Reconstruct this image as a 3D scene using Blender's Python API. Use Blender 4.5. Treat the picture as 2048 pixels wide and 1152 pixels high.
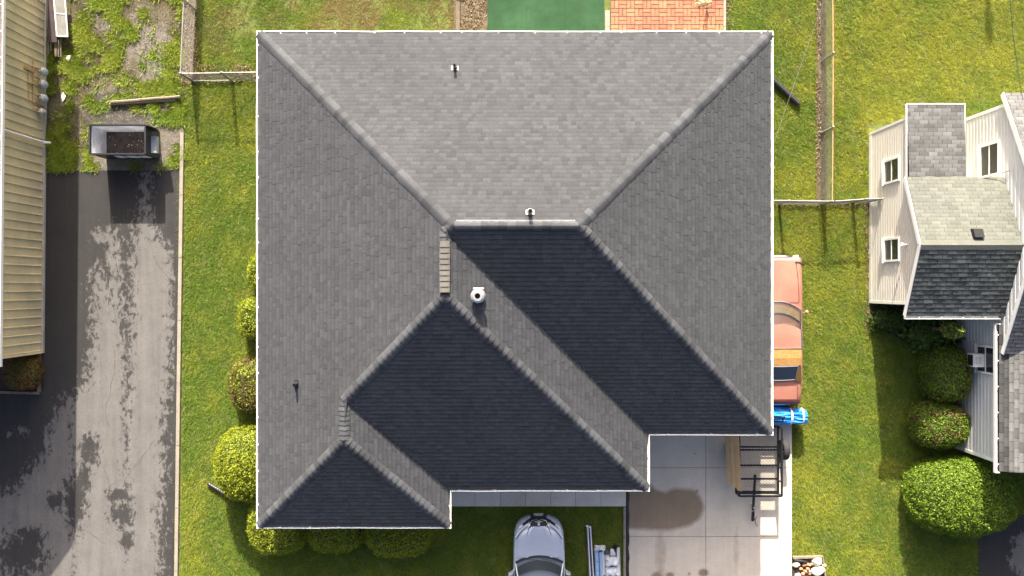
import bpy, math, random
import numpy as np
from mathutils import Vector, Matrix, noise as mnoise

for o in list(bpy.data.objects):
    bpy.data.objects.remove(o, do_unlink=True)
scene = bpy.context.scene
C = scene.collection
R = random.Random(7)
NR = np.random.default_rng(11)

# ------------------------------------------------------------------ camera (drone 29 m above the ground, looking straight down)
H, F = 29.0, 1593.0
cam_d = bpy.data.cameras.new('camera')
cam_d.sensor_width = 36.0
cam_d.lens = 36.0 * F / 2048.0
cam_d.clip_start = 0.1
cam_d.clip_end = 600.0
cam = bpy.data.objects.new('camera', cam_d)
cam.location = (0, 0, H)
C.objects.link(cam)
scene.camera = cam
scene.render.resolution_x, scene.render.resolution_y = 1024, 576

# ------------------------------------------------------------------ light
SUN_EL = math.radians(26.3)
SHADOW = Vector((0.165, -2.02, -1.0)).normalized()      # shadows fall down the picture, a touch to the right
world = bpy.data.worlds.new('World')
scene.world = world
world.use_nodes = True
wn = world.node_tree
wn.nodes.clear()
wo = wn.nodes.new('ShaderNodeOutputWorld')
wb = wn.nodes.new('ShaderNodeBackground')
sky = wn.nodes.new('ShaderNodeTexSky')
sky.sky_type = 'NISHITA'
sky.sun_disc = False
sky.sun_elevation = SUN_EL
sky.sun_rotation = math.radians(-3.4)
sky.altitude = 100
sky.air_density = 0.5
sky.dust_density = 7.0
sky.ozone_density = 0.4
wb.inputs['Strength'].default_value = 0.105
wn.links.new(sky.outputs[0], wb.inputs[0])
wn.links.new(wb.outputs[0], wo.inputs[0])
sun_d = bpy.data.lights.new('sun', 'SUN')
sun_d.energy = 4.6
sun_d.angle = math.radians(0.5)
sun_d.color = (1.0, 0.92, 0.78)
sun = bpy.data.objects.new('sun', sun_d)
sun.rotation_euler = SHADOW.to_track_quat('-Z', 'Y').to_euler()
sun.location = (-3, 30, 20)
C.objects.link(sun)
scene.view_settings.view_transform = 'Standard'
scene.view_settings.look = 'None'
scene.view_settings.gamma = 1.0
scene.view_settings.use_curve_mapping = False
scene.view_settings.exposure = 1.88


def W(px, py, z=0.0):
    """plan position in metres of a surveyed photo point at height z"""
    s = (H - z) / F
    return ((px - 1024) * s, (576 - py) * s)


# ------------------------------------------------------------------ materials
MATS = {}


def nodes_of(m):
    m.use_nodes = True
    nt = m.node_tree
    return nt, nt.nodes.get('Principled BSDF'), nt.nodes.get('Material Output')


def mat(name, col, rough=0.75, var=0.12, scale=3.0, fine=0.0, fscale=40.0, bump=0.0, bscale=60.0,
        metal=0.0, tone=False, spec=0.4, coat=0.0, tint=None, tint_scale=0.5, tint_amt=0.5, emit=None):
    if name in MATS:
        return MATS[name]
    m = bpy.data.materials.new(name)
    nt, b, out = nodes_of(m)
    L = nt.links.new
    N = nt.nodes.new
    b.inputs['Roughness'].default_value = rough
    b.inputs['Metallic'].default_value = metal
    b.inputs['Specular IOR Level'].default_value = spec
    b.inputs['Coat Weight'].default_value = coat
    geo = N('ShaderNodeNewGeometry')
    base = N('ShaderNodeRGB')
    base.outputs[0].default_value = (*col, 1)
    cur = base.outputs[0]
    if tint:
        nz = N('ShaderNodeTexNoise')
        nz.inputs['Scale'].default_value = tint_scale
        nz.inputs['Detail'].default_value = 5
        L(geo.outputs['Position'], nz.inputs['Vector'])
        mr = N('ShaderNodeMapRange')
        mr.inputs[1].default_value = 0.42
        mr.inputs[2].default_value = 0.66
        mr.inputs[3].default_value = 0.0
        mr.inputs[4].default_value = tint_amt
        L(nz.outputs[0], mr.inputs[0])
        mx = N('ShaderNodeMixRGB')
        L(mr.outputs[0], mx.inputs[0])
        L(cur, mx.inputs[1])
        mx.inputs[2].default_value = (*tint, 1)
        cur = mx.outputs[0]

    def mulval(cur, sock):
        v = N('ShaderNodeVectorMath')
        v.operation = 'SCALE'
        L(cur, v.inputs[0])
        L(sock, v.inputs['Scale'])
        return v.outputs[0]
    for amt, sc, det in ((var, scale, 6), (fine, fscale, 3)):
        if amt > 0:
            nz = N('ShaderNodeTexNoise')
            nz.inputs['Scale'].default_value = sc
            nz.inputs['Detail'].default_value = det
            nz.inputs['Roughness'].default_value = 0.65
            L(geo.outputs['Position'], nz.inputs['Vector'])
            mr = N('ShaderNodeMapRange')
            mr.inputs[1].default_value = 0.3
            mr.inputs[2].default_value = 0.7
            mr.inputs[3].default_value = 1 - amt
            mr.inputs[4].default_value = 1 + amt
            mr.clamp = False
            L(nz.outputs[0], mr.inputs[0])
            cur = mulval(cur, mr.outputs[0])
    if tone:
        at = N('ShaderNodeAttribute')
        at.attribute_name = 'tone'
        cur = mulval(cur, at.outputs['Fac'])
    L(cur, b.inputs['Base Color'])
    if bump > 0:
        nz = N('ShaderNodeTexNoise')
        nz.inputs['Scale'].default_value = bscale
        nz.inputs['Detail'].default_value = 4
        L(geo.outputs['Position'], nz.inputs['Vector'])
        bp = N('ShaderNodeBump')
        bp.inputs['Strength'].default_value = bump
        bp.inputs['Distance'].default_value = 0.02
        L(nz.outputs[0], bp.inputs['Height'])
        L(bp.outputs[0], b.inputs['Normal'])
    MATS[name] = m
    return m


def leaf_mat(name, rough=0.6, trans=0.3):
    """foliage: colour comes from the leaf's own 'col' attribute"""
    m = bpy.data.materials.new(name)
    nt, b, out = nodes_of(m)
    L = nt.links.new
    N = nt.nodes.new
    at = N('ShaderNodeAttribute')
    at.attribute_name = 'col'
    b.inputs['Roughness'].default_value = rough
    b.inputs['Specular IOR Level'].default_value = 0.25
    L(at.outputs['Color'], b.inputs['Base Color'])
    tr = N('ShaderNodeBsdfTranslucent')
    L(at.outputs['Color'], tr.inputs[0])
    mx = N('ShaderNodeMixShader')
    mx.inputs[0].default_value = trans
    L(b.outputs[0], mx.inputs[1])
    L(tr.outputs[0], mx.inputs[2])
    L(mx.outputs[0], out.inputs[0])
    MATS[name] = m
    return m


def blend_mat(name, attr, ca, cb, nscale=3.0, namt=0.6, sharp=0.12, rough=0.85, fine=0.12, fscale=30, stretch=(1, 1, 1), bump=0.3,
              mottle=0.12, mscale=1.2, spec=0.3, streak=0.0):
    """two surface coats; 'attr' (0..1) says where the second shows, noise frays its edge"""
    m = bpy.data.materials.new(name)
    nt, b, out = nodes_of(m)
    L = nt.links.new
    N = nt.nodes.new
    b.inputs['Roughness'].default_value = rough
    b.inputs['Specular IOR Level'].default_value = spec
    geo = N('ShaderNodeNewGeometry')
    mp = N('ShaderNodeMapping')
    mp.inputs['Scale'].default_value = stretch
    L(geo.outputs['Position'], mp.inputs[0])
    at = N('ShaderNodeAttribute')
    at.attribute_name = attr
    nz = N('ShaderNodeTexNoise')
    nz.inputs['Scale'].default_value = nscale
    nz.inputs['Detail'].default_value = 9
    nz.inputs['Roughness'].default_value = 0.7
    nz.inputs['Distortion'].default_value = 0.4
    L(mp.outputs[0], nz.inputs['Vector'])
    s = N('ShaderNodeMath')
    s.operation = 'MULTIPLY_ADD'
    L(nz.outputs[0], s.inputs[0])
    s.inputs[1].default_value = namt * 2
    s.inputs[2].default_value = -namt
    a = N('ShaderNodeMath')
    a.operation = 'ADD'
    L(s.outputs[0], a.inputs[0])
    L(at.outputs['Fac'], a.inputs[1])
    mr = N('ShaderNodeMapRange')
    mr.inputs[1].default_value = 0.5 - sharp
    mr.inputs[2].default_value = 0.5 + sharp
    L(a.outputs[0], mr.inputs[0])
    mx = N('ShaderNodeMixRGB')
    L(mr.outputs[0], mx.inputs[0])
    mx.inputs[1].default_value = (*ca, 1)
    mx.inputs[2].default_value = (*cb, 1)
    cur = mx.outputs[0]
    mps = N('ShaderNodeMapping')
    mps.inputs['Scale'].default_value = (3.2, 0.16, 1)
    L(geo.outputs['Position'], mps.inputs[0])
    for amt, sc, det, src in ((mottle, mscale, 6, geo.outputs['Position']), (fine, fscale, 4, geo.outputs['Position']), (streak, 1.0, 4, mps.outputs[0])):
        if amt <= 0:
            continue
        n2 = N('ShaderNodeTexNoise')
        n2.inputs['Scale'].default_value = sc
        n2.inputs['Detail'].default_value = det
        n2.inputs['Roughness'].default_value = 0.7
        L(src, n2.inputs['Vector'])
        m2 = N('ShaderNodeMapRange')
        m2.inputs[1].default_value = 0.3
        m2.inputs[2].default_value = 0.7
        m2.inputs[3].default_value = 1 - amt
        m2.inputs[4].default_value = 1 + amt
        L(n2.outputs[0], m2.inputs[0])
        v = N('ShaderNodeVectorMath')
        v.operation = 'SCALE'
        L(cur, v.inputs[0])
        L(m2.outputs[0], v.inputs['Scale'])
        cur = v.outputs[0]
    L(cur, b.inputs['Base Color'])
    if bump:
        n3 = N('ShaderNodeTexNoise')
        n3.inputs['Scale'].default_value = 70
        n3.inputs['Detail'].default_value = 4
        L(geo.outputs['Position'], n3.inputs['Vector'])
        bp = N('ShaderNodeBump')
        bp.inputs['Strength'].default_value = bump
        bp.inputs['Distance'].default_value = 0.01
        L(n3.outputs[0], bp.inputs['Height'])
        L(bp.outputs[0], b.inputs['Normal'])
    MATS[name] = m
    return m


# real-world base colours
mat('shingle', (0.0485, 0.0505, 0.0560), rough=0.92, var=0.09, scale=0.45, fine=0.16, fscale=22, bump=0.5, bscale=90, tone=True, spec=0.25)
mat('shingle_shaded', (0.074, 0.082, 0.080), rough=0.95, var=0.25, scale=1.6, fine=0.12, fscale=25, bump=0.5, bscale=80, tone=True, spec=0.2)  # darker copy for the wing's south slope, its shade put into the colour
mat('shingle_old', (0.125, 0.125, 0.123), rough=0.95, var=0.18, scale=1.6, fine=0.12, fscale=25, bump=0.5, bscale=80, tone=True, spec=0.2)
mat('shingle_moss', (0.125, 0.130, 0.112), rough=0.95, var=0.14, scale=1.8, fine=0.12, fscale=25, bump=0.5, bscale=80, tone=True, spec=0.2,
    tint=(0.10, 0.10, 0.095), tint_scale=0.9, tint_amt=0.6)
mat('underlay', (0.03, 0.03, 0.032), rough=0.9)
mat('vent_cap', (0.092, 0.086, 0.076), rough=0.9, var=0.10, fine=0.1, tone=True)
mat('white_paint', (0.76, 0.75, 0.72), rough=0.5, var=0.05, scale=2, fine=0.05, fscale=20)
mat('gutter_inside', (0.30, 0.28, 0.24), rough=0.7, var=0.25, scale=4)
mat('siding_white', (0.57, 0.54, 0.48), rough=0.6, var=0.05, scale=1.2, fine=0.03, fscale=14, tint=(0.48, 0.42, 0.33), tint_scale=0.6, tint_amt=0.4)
mat('siding_cool', (0.56, 0.56, 0.55), rough=0.55, var=0.05, scale=1.2, fine=0.03, fscale=14)
mat('metal_siding', (0.62, 0.52, 0.31), rough=0.55, var=0.07, scale=0.8, fine=0.07, fscale=9, tint=(0.40, 0.35, 0.24), tint_scale=0.7, tint_amt=0.6, tone=True)
mat('concrete_old', (0.36, 0.34, 0.30), rough=0.9, var=0.18, scale=2, fine=0.12, fscale=22, bump=0.3)
mat('kerb_concrete', (0.235, 0.205, 0.165), rough=0.9, var=0.15, scale=2.5, fine=0.14, fscale=25, bump=0.3)
mat('walk_concrete', (0.54, 0.485, 0.42), rough=0.9, var=0.10, scale=1.6, fine=0.10, fscale=20, bump=0.3, tone=True)
mat('joint_dirt', (0.06, 0.055, 0.05), rough=0.95)
mat('soil', (0.105, 0.08, 0.05), rough=0.95, var=0.3, scale=2.5, fine=0.25, fscale=18, bump=0.8, bscale=30)
mat('turf_soil', (0.095, 0.115, 0.024), rough=0.95, var=0.25, scale=2.5, fine=0.3, fscale=18, bump=0.8, bscale=30)
mat('mulch', (0.045, 0.033, 0.025), rough=0.95, var=0.35, scale=5, fine=0.35, fscale=25, bump=0.8, bscale=30)
mat('black_plastic', (0.018, 0.018, 0.02), rough=0.45, var=0.1, spec=0.5)
mat('black_steel', (0.009, 0.009, 0.010), rough=0.45, var=0.2, scale=6, spec=0.35)
mat('rubber', (0.02, 0.02, 0.022), rough=0.8)
mat('galvanised_dull', (0.10, 0.10, 0.10), rough=0.7, var=0.2, scale=6)
mat('galvanised', (0.44, 0.44, 0.43), rough=0.38, metal=0.6, var=0.12, scale=6)
mat('steel_rail', (0.30, 0.285, 0.26), rough=0.55, metal=0.3, var=0.2, scale=6)
mat('rust_rail', (0.36, 0.22, 0.12), rough=0.7, var=0.25, scale=8)
mat('wire', (0.33, 0.31, 0.28), rough=0.5, metal=0.3, var=0.2)
mat('pipe_black', (0.015, 0.015, 0.016), rough=0.5)
mat('dumpster_black', (0.02, 0.02, 0.023), rough=0.5, var=0.3, scale=4)
mat('dumpster_inside', (0.66, 0.67, 0.70), rough=0.6, var=0.22, scale=2.5, fine=0.15, fscale=12, tint=(0.26, 0.27, 0.29), tint_scale=1.4, tint_amt=0.6)
mat('dumpster_floor', (0.06, 0.045, 0.038), rough=0.9, var=0.5, scale=3, fine=0.5, fscale=14, bump=0.6)
mat('weathered_wood', (0.19, 0.155, 0.11), rough=0.9, var=0.2, scale=6, fine=0.2, fscale=30, bump=0.3)
mat('plank', (0.40, 0.28, 0.145), rough=0.85, var=0.10, scale=4, fine=0.2, fscale=32, tone=True, bump=0.3)
mat('timber_brown', (0.11, 0.085, 0.06), rough=0.9, var=0.3, scale=6, fine=0.25, fscale=30)
mat('timber_dark', (0.17, 0.12, 0.085), rough=0.9, var=0.3, scale=6, fine=0.2, fscale=30)
mat('glass_screen', (0.055, 0.058, 0.058), rough=0.25, var=0.15, scale=6, spec=0.5)
mat('glass_dark', (0.02, 0.024, 0.028), rough=0.05, var=0.0, spec=0.7)
def glass_mat(name, tintc, amt):
    m = bpy.data.materials.new(name)
    nt, b, out = nodes_of(m)
    b.inputs['Base Color'].default_value = (*tintc, 1)
    b.inputs['Roughness'].default_value = 0.03
    b.inputs['Specular IOR Level'].default_value = 0.8
    tp = nt.nodes.new('ShaderNodeBsdfTransparent')
    tp.inputs[0].default_value = (0.80, 0.84, 0.84, 1)
    mx = nt.nodes.new('ShaderNodeMixShader')
    mx.inputs[0].default_value = amt
    nt.links.new(b.outputs[0], mx.inputs[1])
    nt.links.new(tp.outputs[0], mx.inputs[2])
    nt.links.new(mx.outputs[0], out.inputs[0])
    MATS[name] = m


glass_mat('glass_clear', (0.03, 0.04, 0.045), 0.72)
mat('seat_tan', (0.34, 0.22, 0.11), rough=0.8, var=0.2, scale=6)
mat('dash_blue', (0.035, 0.05, 0.06), rough=0.6, var=0.2)
mat('seat_grey', (0.14, 0.16, 0.17), rough=0.8, var=0.2, scale=6)
mat('interior_dark', (0.03, 0.03, 0.032), rough=0.9)
mat('car_red', (0.30, 0.125, 0.09), rough=0.5, var=0.06, scale=1.5, fine=0.05, fscale=12, coat=0.15, tint=(0.38, 0.185, 0.135), tint_scale=0.9, tint_amt=0.6)
mat('car_red_dark', (0.13, 0.03, 0.025), rough=0.5, var=0.3, scale=5)
mat('vinyl_tan', (0.38, 0.21, 0.065), rough=0.8, var=0.15, scale=5, fine=0.35, fscale=26, bump=0.3)
mat('chrome', (0.75, 0.75, 0.75), rough=0.15, metal=1.0, var=0.06)
mat('car_silver', (0.56, 0.60, 0.67), rough=0.25, metal=0.45, var=0.02, coat=0.6)
mat('lamp_lens', (0.7, 0.72, 0.74), rough=0.12, var=0.1, scale=20, spec=0.7)
mat('plate', (0.45, 0.42, 0.34), rough=0.6)
mat('tarp_blue', (0.015, 0.20, 0.58), rough=0.4, var=0.35, scale=9, fine=0.2, fscale=30, spec=0.5)
mat('strap_white', (0.7, 0.72, 0.76), rough=0.5)
mat('turf_green', (0.0115, 0.046, 0.0145), rough=0.95, tint=(0.022, 0.068, 0.026), tint_scale=0.8, tint_amt=0.7, var=0.18, scale=2.2, fine=0.12, fscale=18)
mat('brick_red', (0.27, 0.105, 0.065), rough=0.9, var=0.12, scale=2.2, fine=0.10, fscale=26, tone=True, tint=(0.32, 0.165, 0.08), tint_scale=0.6, tint_amt=0.8, bump=0.3)
mat('gas_grey', (0.34, 0.37, 0.39), rough=0.5, var=0.15, scale=8)
mat('gas_pipe', (0.42, 0.28, 0.12), rough=0.6, var=0.2, scale=8)
mat('door_panel', (0.20, 0.195, 0.185), rough=0.8, var=0.14, scale=3, fine=0.14, fscale=16, tint=(0.12, 0.11, 0.10), tint_scale=2, tint_amt=0.5)
mat('sheet_plum', (0.045, 0.03, 0.033), rough=0.8, var=0.25, scale=3)
mat('paper', (0.75, 0.73, 0.66), rough=0.8)
mat('rock_pale', (0.60, 0.53, 0.42), rough=0.9, var=0.15, scale=5, fine=0.15, fscale=18, bump=0.4, bscale=25)
mat('rock_orange', (0.42, 0.20, 0.11), rough=0.9, var=0.3, scale=8, fine=0.2, fscale=22, bump=0.4, bscale=25)
mat('pvc_white', (0.78, 0.79, 0.81), rough=0.4, var=0.05)
mat('pvc_grey', (0.10, 0.11, 0.13), rough=0.4, var=0.1)
mat('pipe_blue', (0.30, 0.45, 0.66), rough=0.45, var=0.1, scale=6)
mat('bark', (0.08, 0.06, 0.045), rough=0.95, var=0.3)
mat('bush_core', (0.045, 0.065, 0.012), rough=0.95, var=0.3)
leaf_mat('grass_blade', 0.65, 0.38)
leaf_mat('leaf', 0.5, 0.32)
leaf_mat('litter', 0.9, 0.1)


# ------------------------------------------------------------------ mesh builder
ORI = {}


class MB:
    def __init__(s):
        s.v, s.f, s.t, s.m = [], [], [], []

    def add(s, verts, faces, tone=1.0, m=0):
        k = len(s.v)
        s.v += [tuple(p) for p in verts]
        for q, f in enumerate(faces):
            s.f.append(tuple(i + k for i in f))
            s.t.append(tone[q] if isinstance(tone, list) else tone)
            s.m.append(m)
        return s

    def box(s, x0, x1, y0, y1, z0, z1, tone=1.0, m=0, mx=None):
        vs = [(x0, y0, z0), (x1, y0, z0), (x1, y1, z0), (x0, y1, z0), (x0, y0, z1), (x1, y0, z1), (x1, y1, z1), (x0, y1, z1)]
        if mx is not None:
            vs = [tuple(mx @ Vector(p)) for p in vs]
        return s.add(vs, [(3, 2, 1, 0), (4, 5, 6, 7), (0, 1, 5, 4), (1, 2, 6, 5), (2, 3, 7, 6), (3, 0, 4, 7)], tone, m)

    def bar(s, a, b, w, h, tone=1.0, m=0, up=(0, 0, 1)):
        """square bar from a to b"""
        a, b = Vector(a), Vector(b)
        d = (b - a)
        L = d.length
        d.normalize()
        u = Vector(up)
        if abs(d.dot(u)) > 0.95:
            u = Vector((0, 1, 0))
        sx = d.cross(u).normalized()
        sz = sx.cross(d)
        vs = []
        for p in (a, b):
            for i, j in ((-1, -1), (1, -1), (1, 1), (-1, 1)):
                vs.append(p + sx * (i * w / 2) + sz * (j * h / 2))
        return s.add(vs, [(0, 1, 2, 3), (7, 6, 5, 4), (0, 4, 5, 1), (1, 5, 6, 2), (2, 6, 7, 3), (3, 7, 4, 0)], tone, m)

    def tube(s, pts, r, n=8, caps=True, tone=1.0, m=0):
        pts = [Vector(p) for p in pts]
        rs = r if isinstance(r, (list, tuple)) else [r] * len(pts)
        k = len(s.v)
        prev = None
        for i, p in enumerate(pts):
            d = (pts[min(i + 1, len(pts) - 1)] - pts[max(i - 1, 0)]).normalized()
            u = Vector((0, 0, 1)) if abs(d.z) < 0.9 else Vector((0, 1, 0))
            if prev is not None:
                u = prev
            sx = d.cross(u).normalized()
            su = sx.cross(d).normalized()
            prev = su
            for j in range(n):
                a = 2 * math.pi * j / n
                s.v.append(tuple(p + (sx * math.cos(a) + su * math.sin(a)) * rs[i]))
        for i in range(len(pts) - 1):
            for j in range(n):
                a, b = k + i * n + j, k + i * n + (j + 1) % n
                s.f.append((a, b, b + n, a + n))
                s.t.append(tone)
                s.m.append(m)
        if caps:
            s.f.append(tuple(k + j for j in range(n))[::-1])
            s.f.append(tuple(k + (len(pts) - 1) * n + j for j in range(n)))
            s.t += [tone, tone]
            s.m += [m, m]
        return s

    def lathe(s, prof, c=(0, 0, 0), n=20, tone=1.0, m=0, axis='z'):
        k = len(s.v)
        for r, z in prof:
            for j in range(n):
                a = 2 * math.pi * j / n
                p = (r * math.cos(a), r * math.sin(a), z)
                if axis == 'x':
                    p = (z, p[0], p[1])
                s.v.append((c[0] + p[0], c[1] + p[1], c[2] + p[2]))
        for i in range(len(prof) - 1):
            for j in range(n):
                a, b = k + i * n + j, k + i * n + (j + 1) % n
                s.f.append((a, b, b + n, a + n))
                s.t.append(tone)
                s.m.append(m)
        return s

    def prism(s, poly, z0, z1, tone=1.0, m=0):
        n = len(poly)
        vs = [(x, y, z0) for x, y in poly] + [(x, y, z1) for x, y in poly]
        fs = [tuple(range(n))[::-1], tuple(range(n, 2 * n))]
        fs += [(i, (i + 1) % n, (i + 1) % n + n, i + n) for i in range(n)]
        return s.add(vs, fs, tone, m)

    def loft(s, rings, closed=False, tone=1.0, m=0, caps=False):
        k = len(s.v)
        n = len(rings[0])
        for r in rings:
            s.v += [tuple(p) for p in r]
        for i in range(len(rings) - 1):
            for j in range(n if closed else n - 1):
                a, b = k + i * n + j, k + i * n + (j + 1) % n
                s.f.append((a, b, b + n, a + n))
                s.t.append(tone)
                s.m.append(m)
        if caps:
            s.f.append(tuple(k + j for j in range(n)))
            s.f.append(tuple(k + (len(rings) - 1) * n + j for j in range(n)))
            s.t += [tone, tone]
            s.m += [m, m]
        return s

    def build(s, name, mats, parent=None, smooth=False, origin=None):
        if isinstance(mats, str):
            mats = [mats]
        o0 = ORI.get(parent.name, (0, 0, 0)) if parent else (origin or (0, 0, 0))
        me = bpy.data.meshes.new(name)
        vv = s.v if o0 == (0, 0, 0) else [(p[0] - o0[0], p[1] - o0[1], p[2] - o0[2]) for p in s.v]
        me.from_pydata(vv, [], s.f)
        for mm in mats:
            me.materials.append(MATS[mm])
        if len(mats) > 1:
            me.polygons.foreach_set('material_index', s.m)
        a = me.attributes.new('tone', 'FLOAT', 'FACE')
        a.data.foreach_set('value', s.t)
        if smooth:
            me.polygons.foreach_set('use_smooth', [True] * len(me.polygons))
        me.update()
        o = bpy.data.objects.new(name, me)
        C.objects.link(o)
        if parent:
            o.parent = parent
            ORI[o.name] = o0
        elif origin:
            o.location = origin
        return o


def tag(o, label=None, cat=None, group=None, kind=None):
    if label:
        o['label'] = label
    if cat:
        o['category'] = cat
    if group:
        o['group'] = group
    if kind:
        o['kind'] = kind
    return o


def thing(name, label, cat, loc=(0, 0, 0), rotz=0.0, group=None, local=False):
    o = bpy.data.objects.new(name, None)
    o.empty_display_size = 0.3
    C.objects.link(o)
    o.location = loc
    o.rotation_euler = (0, 0, rotz)
    tag(o, label, cat, group)
    ORI[o.name] = (0, 0, 0) if local else tuple(loc)
    return o


def copy_part(src, parent, name=None, loc=None, rot=None):
    c = src.copy()
    if name:
        c.name = name
    C.objects.link(c)
    c.parent = parent
    if loc is not None:
        c.location = loc
    if rot is not None:
        c.rotation_euler = rot
    return c


def leaf_mesh(name, pos, e1, e2, col, mname, parent=None, quad=False):
    """many small leaf faces as one mesh; pos,e1,e2: (n,3); col: (n,3)"""
    n = len(pos)
    if quad:
        v = np.stack([pos - e1 * 0.5, pos + e2 * 0.45, pos + e1 * 0.5, pos - e2 * 0.45], 1).reshape(-1, 3)
        k = 4
    else:
        v = np.stack([pos - e1 * 0.5, pos + e1 * 0.5, pos + e2], 1).reshape(-1, 3)
        k = 3
    o0 = np.array(ORI.get(parent.name, (0, 0, 0))) if parent else np.zeros(3)
    v = (v - o0).astype(np.float32)
    me = bpy.data.meshes.new(name)
    me.vertices.add(n * k)
    me.vertices.foreach_set('co', v.ravel())
    me.loops.add(n * k)
    me.loops.foreach_set('vertex_index', np.arange(n * k, dtype=np.int32))
    me.polygons.add(n)
    me.polygons.foreach_set('loop_start', np.arange(0, n * k, k, dtype=np.int32))
    me.materials.append(MATS[mname])
    me.update(calc_edges=True)
    a = me.attributes.new('col', 'FLOAT_COLOR', 'FACE')
    rgba = np.concatenate([np.clip(col, 0.002, 0.9), np.ones((n, 1))], 1).astype(np.float32)
    a.data.foreach_set('color', rgba.ravel())
    o = bpy.data.objects.new(name, me)
    C.objects.link(o)
    if parent:
        o.parent = parent
        ORI[o.name] = tuple(o0)
    return o


def in_poly(x, y, poly):
    ins = np.zeros(x.shape, bool)
    n = len(poly)
    for i in range(n):
        x0, y0 = poly[i]
        x1, y1 = poly[(i + 1) % n]
        if y0 == y1:
            continue
        c = ((y0 > y) != (y1 > y)) & (x < (x1 - x0) * (y - y0) / (y1 - y0) + x0)
        ins ^= c
    return ins


def sdist(x, y, poly):
    """signed distance, positive inside"""
    d = np.full(x.shape, 1e9)
    n = len(poly)
    for i in range(n):
        x0, y0 = poly[i]
        x1, y1 = poly[(i + 1) % n]
        dx, dy = x1 - x0, y1 - y0
        t = np.clip(((x - x0) * dx + (y - y0) * dy) / (dx * dx + dy * dy + 1e-12), 0, 1)
        d = np.minimum(d, np.hypot(x - x0 - t * dx, y - y0 - t * dy))
    return np.where(in_poly(x, y, poly), d, -d)


def vnoise(x, y, sc, seed=0, octaves=3):
    """cheap value noise in numpy, 0..1"""
    tot = np.zeros(x.shape)
    amp, s = 1.0, 0.0
    for o in range(octaves):
        u, v = x * sc * 2 ** o + 31.7 * (seed + o), y * sc * 2 ** o + 17.3 * (seed + o)
        iu, iv = np.floor(u).astype(np.int64), np.floor(v).astype(np.int64)
        fu, fv = u - iu, v - iv
        fu, fv = fu * fu * (3 - 2 * fu), fv * fv * (3 - 2 * fv)

        def h(a, b):
            q = (a * 374761393 + b * 668265263 + seed * 974711) & 0x7fffffff
            q = ((q ^ (q >> 13)) * 1274126177) & 0x7fffffff
            return ((q ^ (q >> 16)) & 0xffff) / 65535.0
        tot += amp * ((h(iu, iv) * (1 - fu) + h(iu + 1, iv) * fu) * (1 - fv) + (h(iu, iv + 1) * (1 - fu) + h(iu + 1, iv + 1) * fu) * fv)
        s += amp
        amp *= 0.5
    return tot / s


def sheet(name, x0, x1, y0, y1, z, step, fields, mname, parent=None, skirt=0.0, kind=None, warp=None):
    """level grid with per-vertex fields (dict name->function(x,y))"""
    nx, ny = max(2, int((x1 - x0) / step) + 1), max(2, int((y1 - y0) / step) + 1)
    gx, gy = np.meshgrid(np.linspace(x0, x1, nx), np.linspace(y0, y1, ny))
    X, Y = gx.ravel(), gy.ravel()
    if warp:
        PX, PY = warp(X, Y)
    else:
        PX, PY = X, Y
    v = np.stack([PX, PY, np.full_like(X, z)], 1)
    idx = np.arange(nx * ny).reshape(ny, nx)
    f = np.stack([idx[:-1, :-1], idx[:-1, 1:], idx[1:, 1:], idx[1:, :-1]], -1).reshape(-1, 4)
    vl, fl = v.tolist(), f.tolist()
    fv = {k: fn(PX, PY).tolist() for k, fn in fields.items()}
    if skirt:
        ring = list(idx[0, :]) + list(idx[1:, -1]) + list(idx[-1, -2::-1]) + list(idx[-2:0:-1, 0])
        k = len(vl)
        for r in ring:
            p = vl[r]
            vl.append([p[0], p[1], z - skirt])
            for q in fv:
                fv[q].append(fv[q][r])
        n = len(ring)
        for i in range(n):
            fl.append([ring[i], k + i, k + (i + 1) % n, ring[(i + 1) % n]])
    o0 = ORI.get(parent.name, (0, 0, 0)) if parent else (0, 0, 0)
    vl = [(p[0] - o0[0], p[1] - o0[1], p[2] - o0[2]) for p in vl]
    me = bpy.data.meshes.new(name)
    me.from_pydata(vl, [], fl)
    for k, vals in fv.items():
        a = me.attributes.new(k, 'FLOAT', 'POINT')
        a.data.foreach_set('value', vals)
    t = me.attributes.new('tone', 'FLOAT', 'FACE')
    t.data.foreach_set('value', [1.0] * len(fl))
    me.materials.append(MATS[mname])
    me.update()
    o = bpy.data.objects.new(name, me)
    C.objects.link(o)
    if parent:
        o.parent = parent
        ORI[o.name] = o0
    if kind:
        o['kind'] = kind
    return o


# ================================================================== GROUND
PXP = lambda pts: [W(a, b) for a, b in pts]
g = MB()
g.add([(-150, -150, -0.03), (150, -150, -0.03), (150, 150, -0.03), (-150, 150, -0.03)], [(0, 1, 2, 3)])
tag(g.build('ground', 'turf_soil'), 'lawn soil under and around the houses', 'ground', kind='structure')

# --- left asphalt drive with worn sealcoat
wear_polys = [
    [(275, 432), (298, 428), (318, 475), (345, 500), (345, 640), (338, 760), (330, 830), (326, 900), (330, 960), (318, 1010), (322, 1152), (318, 1260), (236, 1260), (246, 1000), (250, 850), (262, 700), (262, 540)],
    [(186, 545), (200, 528), (214, 590), (240, 640), (252, 700), (256, 860), (262, 1260), (140, 1260), (140, 800), (172, 770), (186, 690)],
    [(213, 455), (232, 455), (240, 540), (250, 640), (222, 640)],
    [(-20, 985), (25, 985), (60, 940), (92, 905), (96, 860), (128, 800), (150, 790), (160, 1260), (-20, 1260)],
    [(283, 350), (300, 350), (298, 430), (286, 430)],
]
dark_blobs = [(150, 1005, 22, 55), (240, 990, 26, 13), (245, 1030, 24, 22), (180, 900, 18, 30), (40, 1110, 50, 40), (255, 1080, 14, 20), (110, 1000, 16, 20),
              (60, 1075, 30, 20), (168, 960, 14, 30)]
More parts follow.
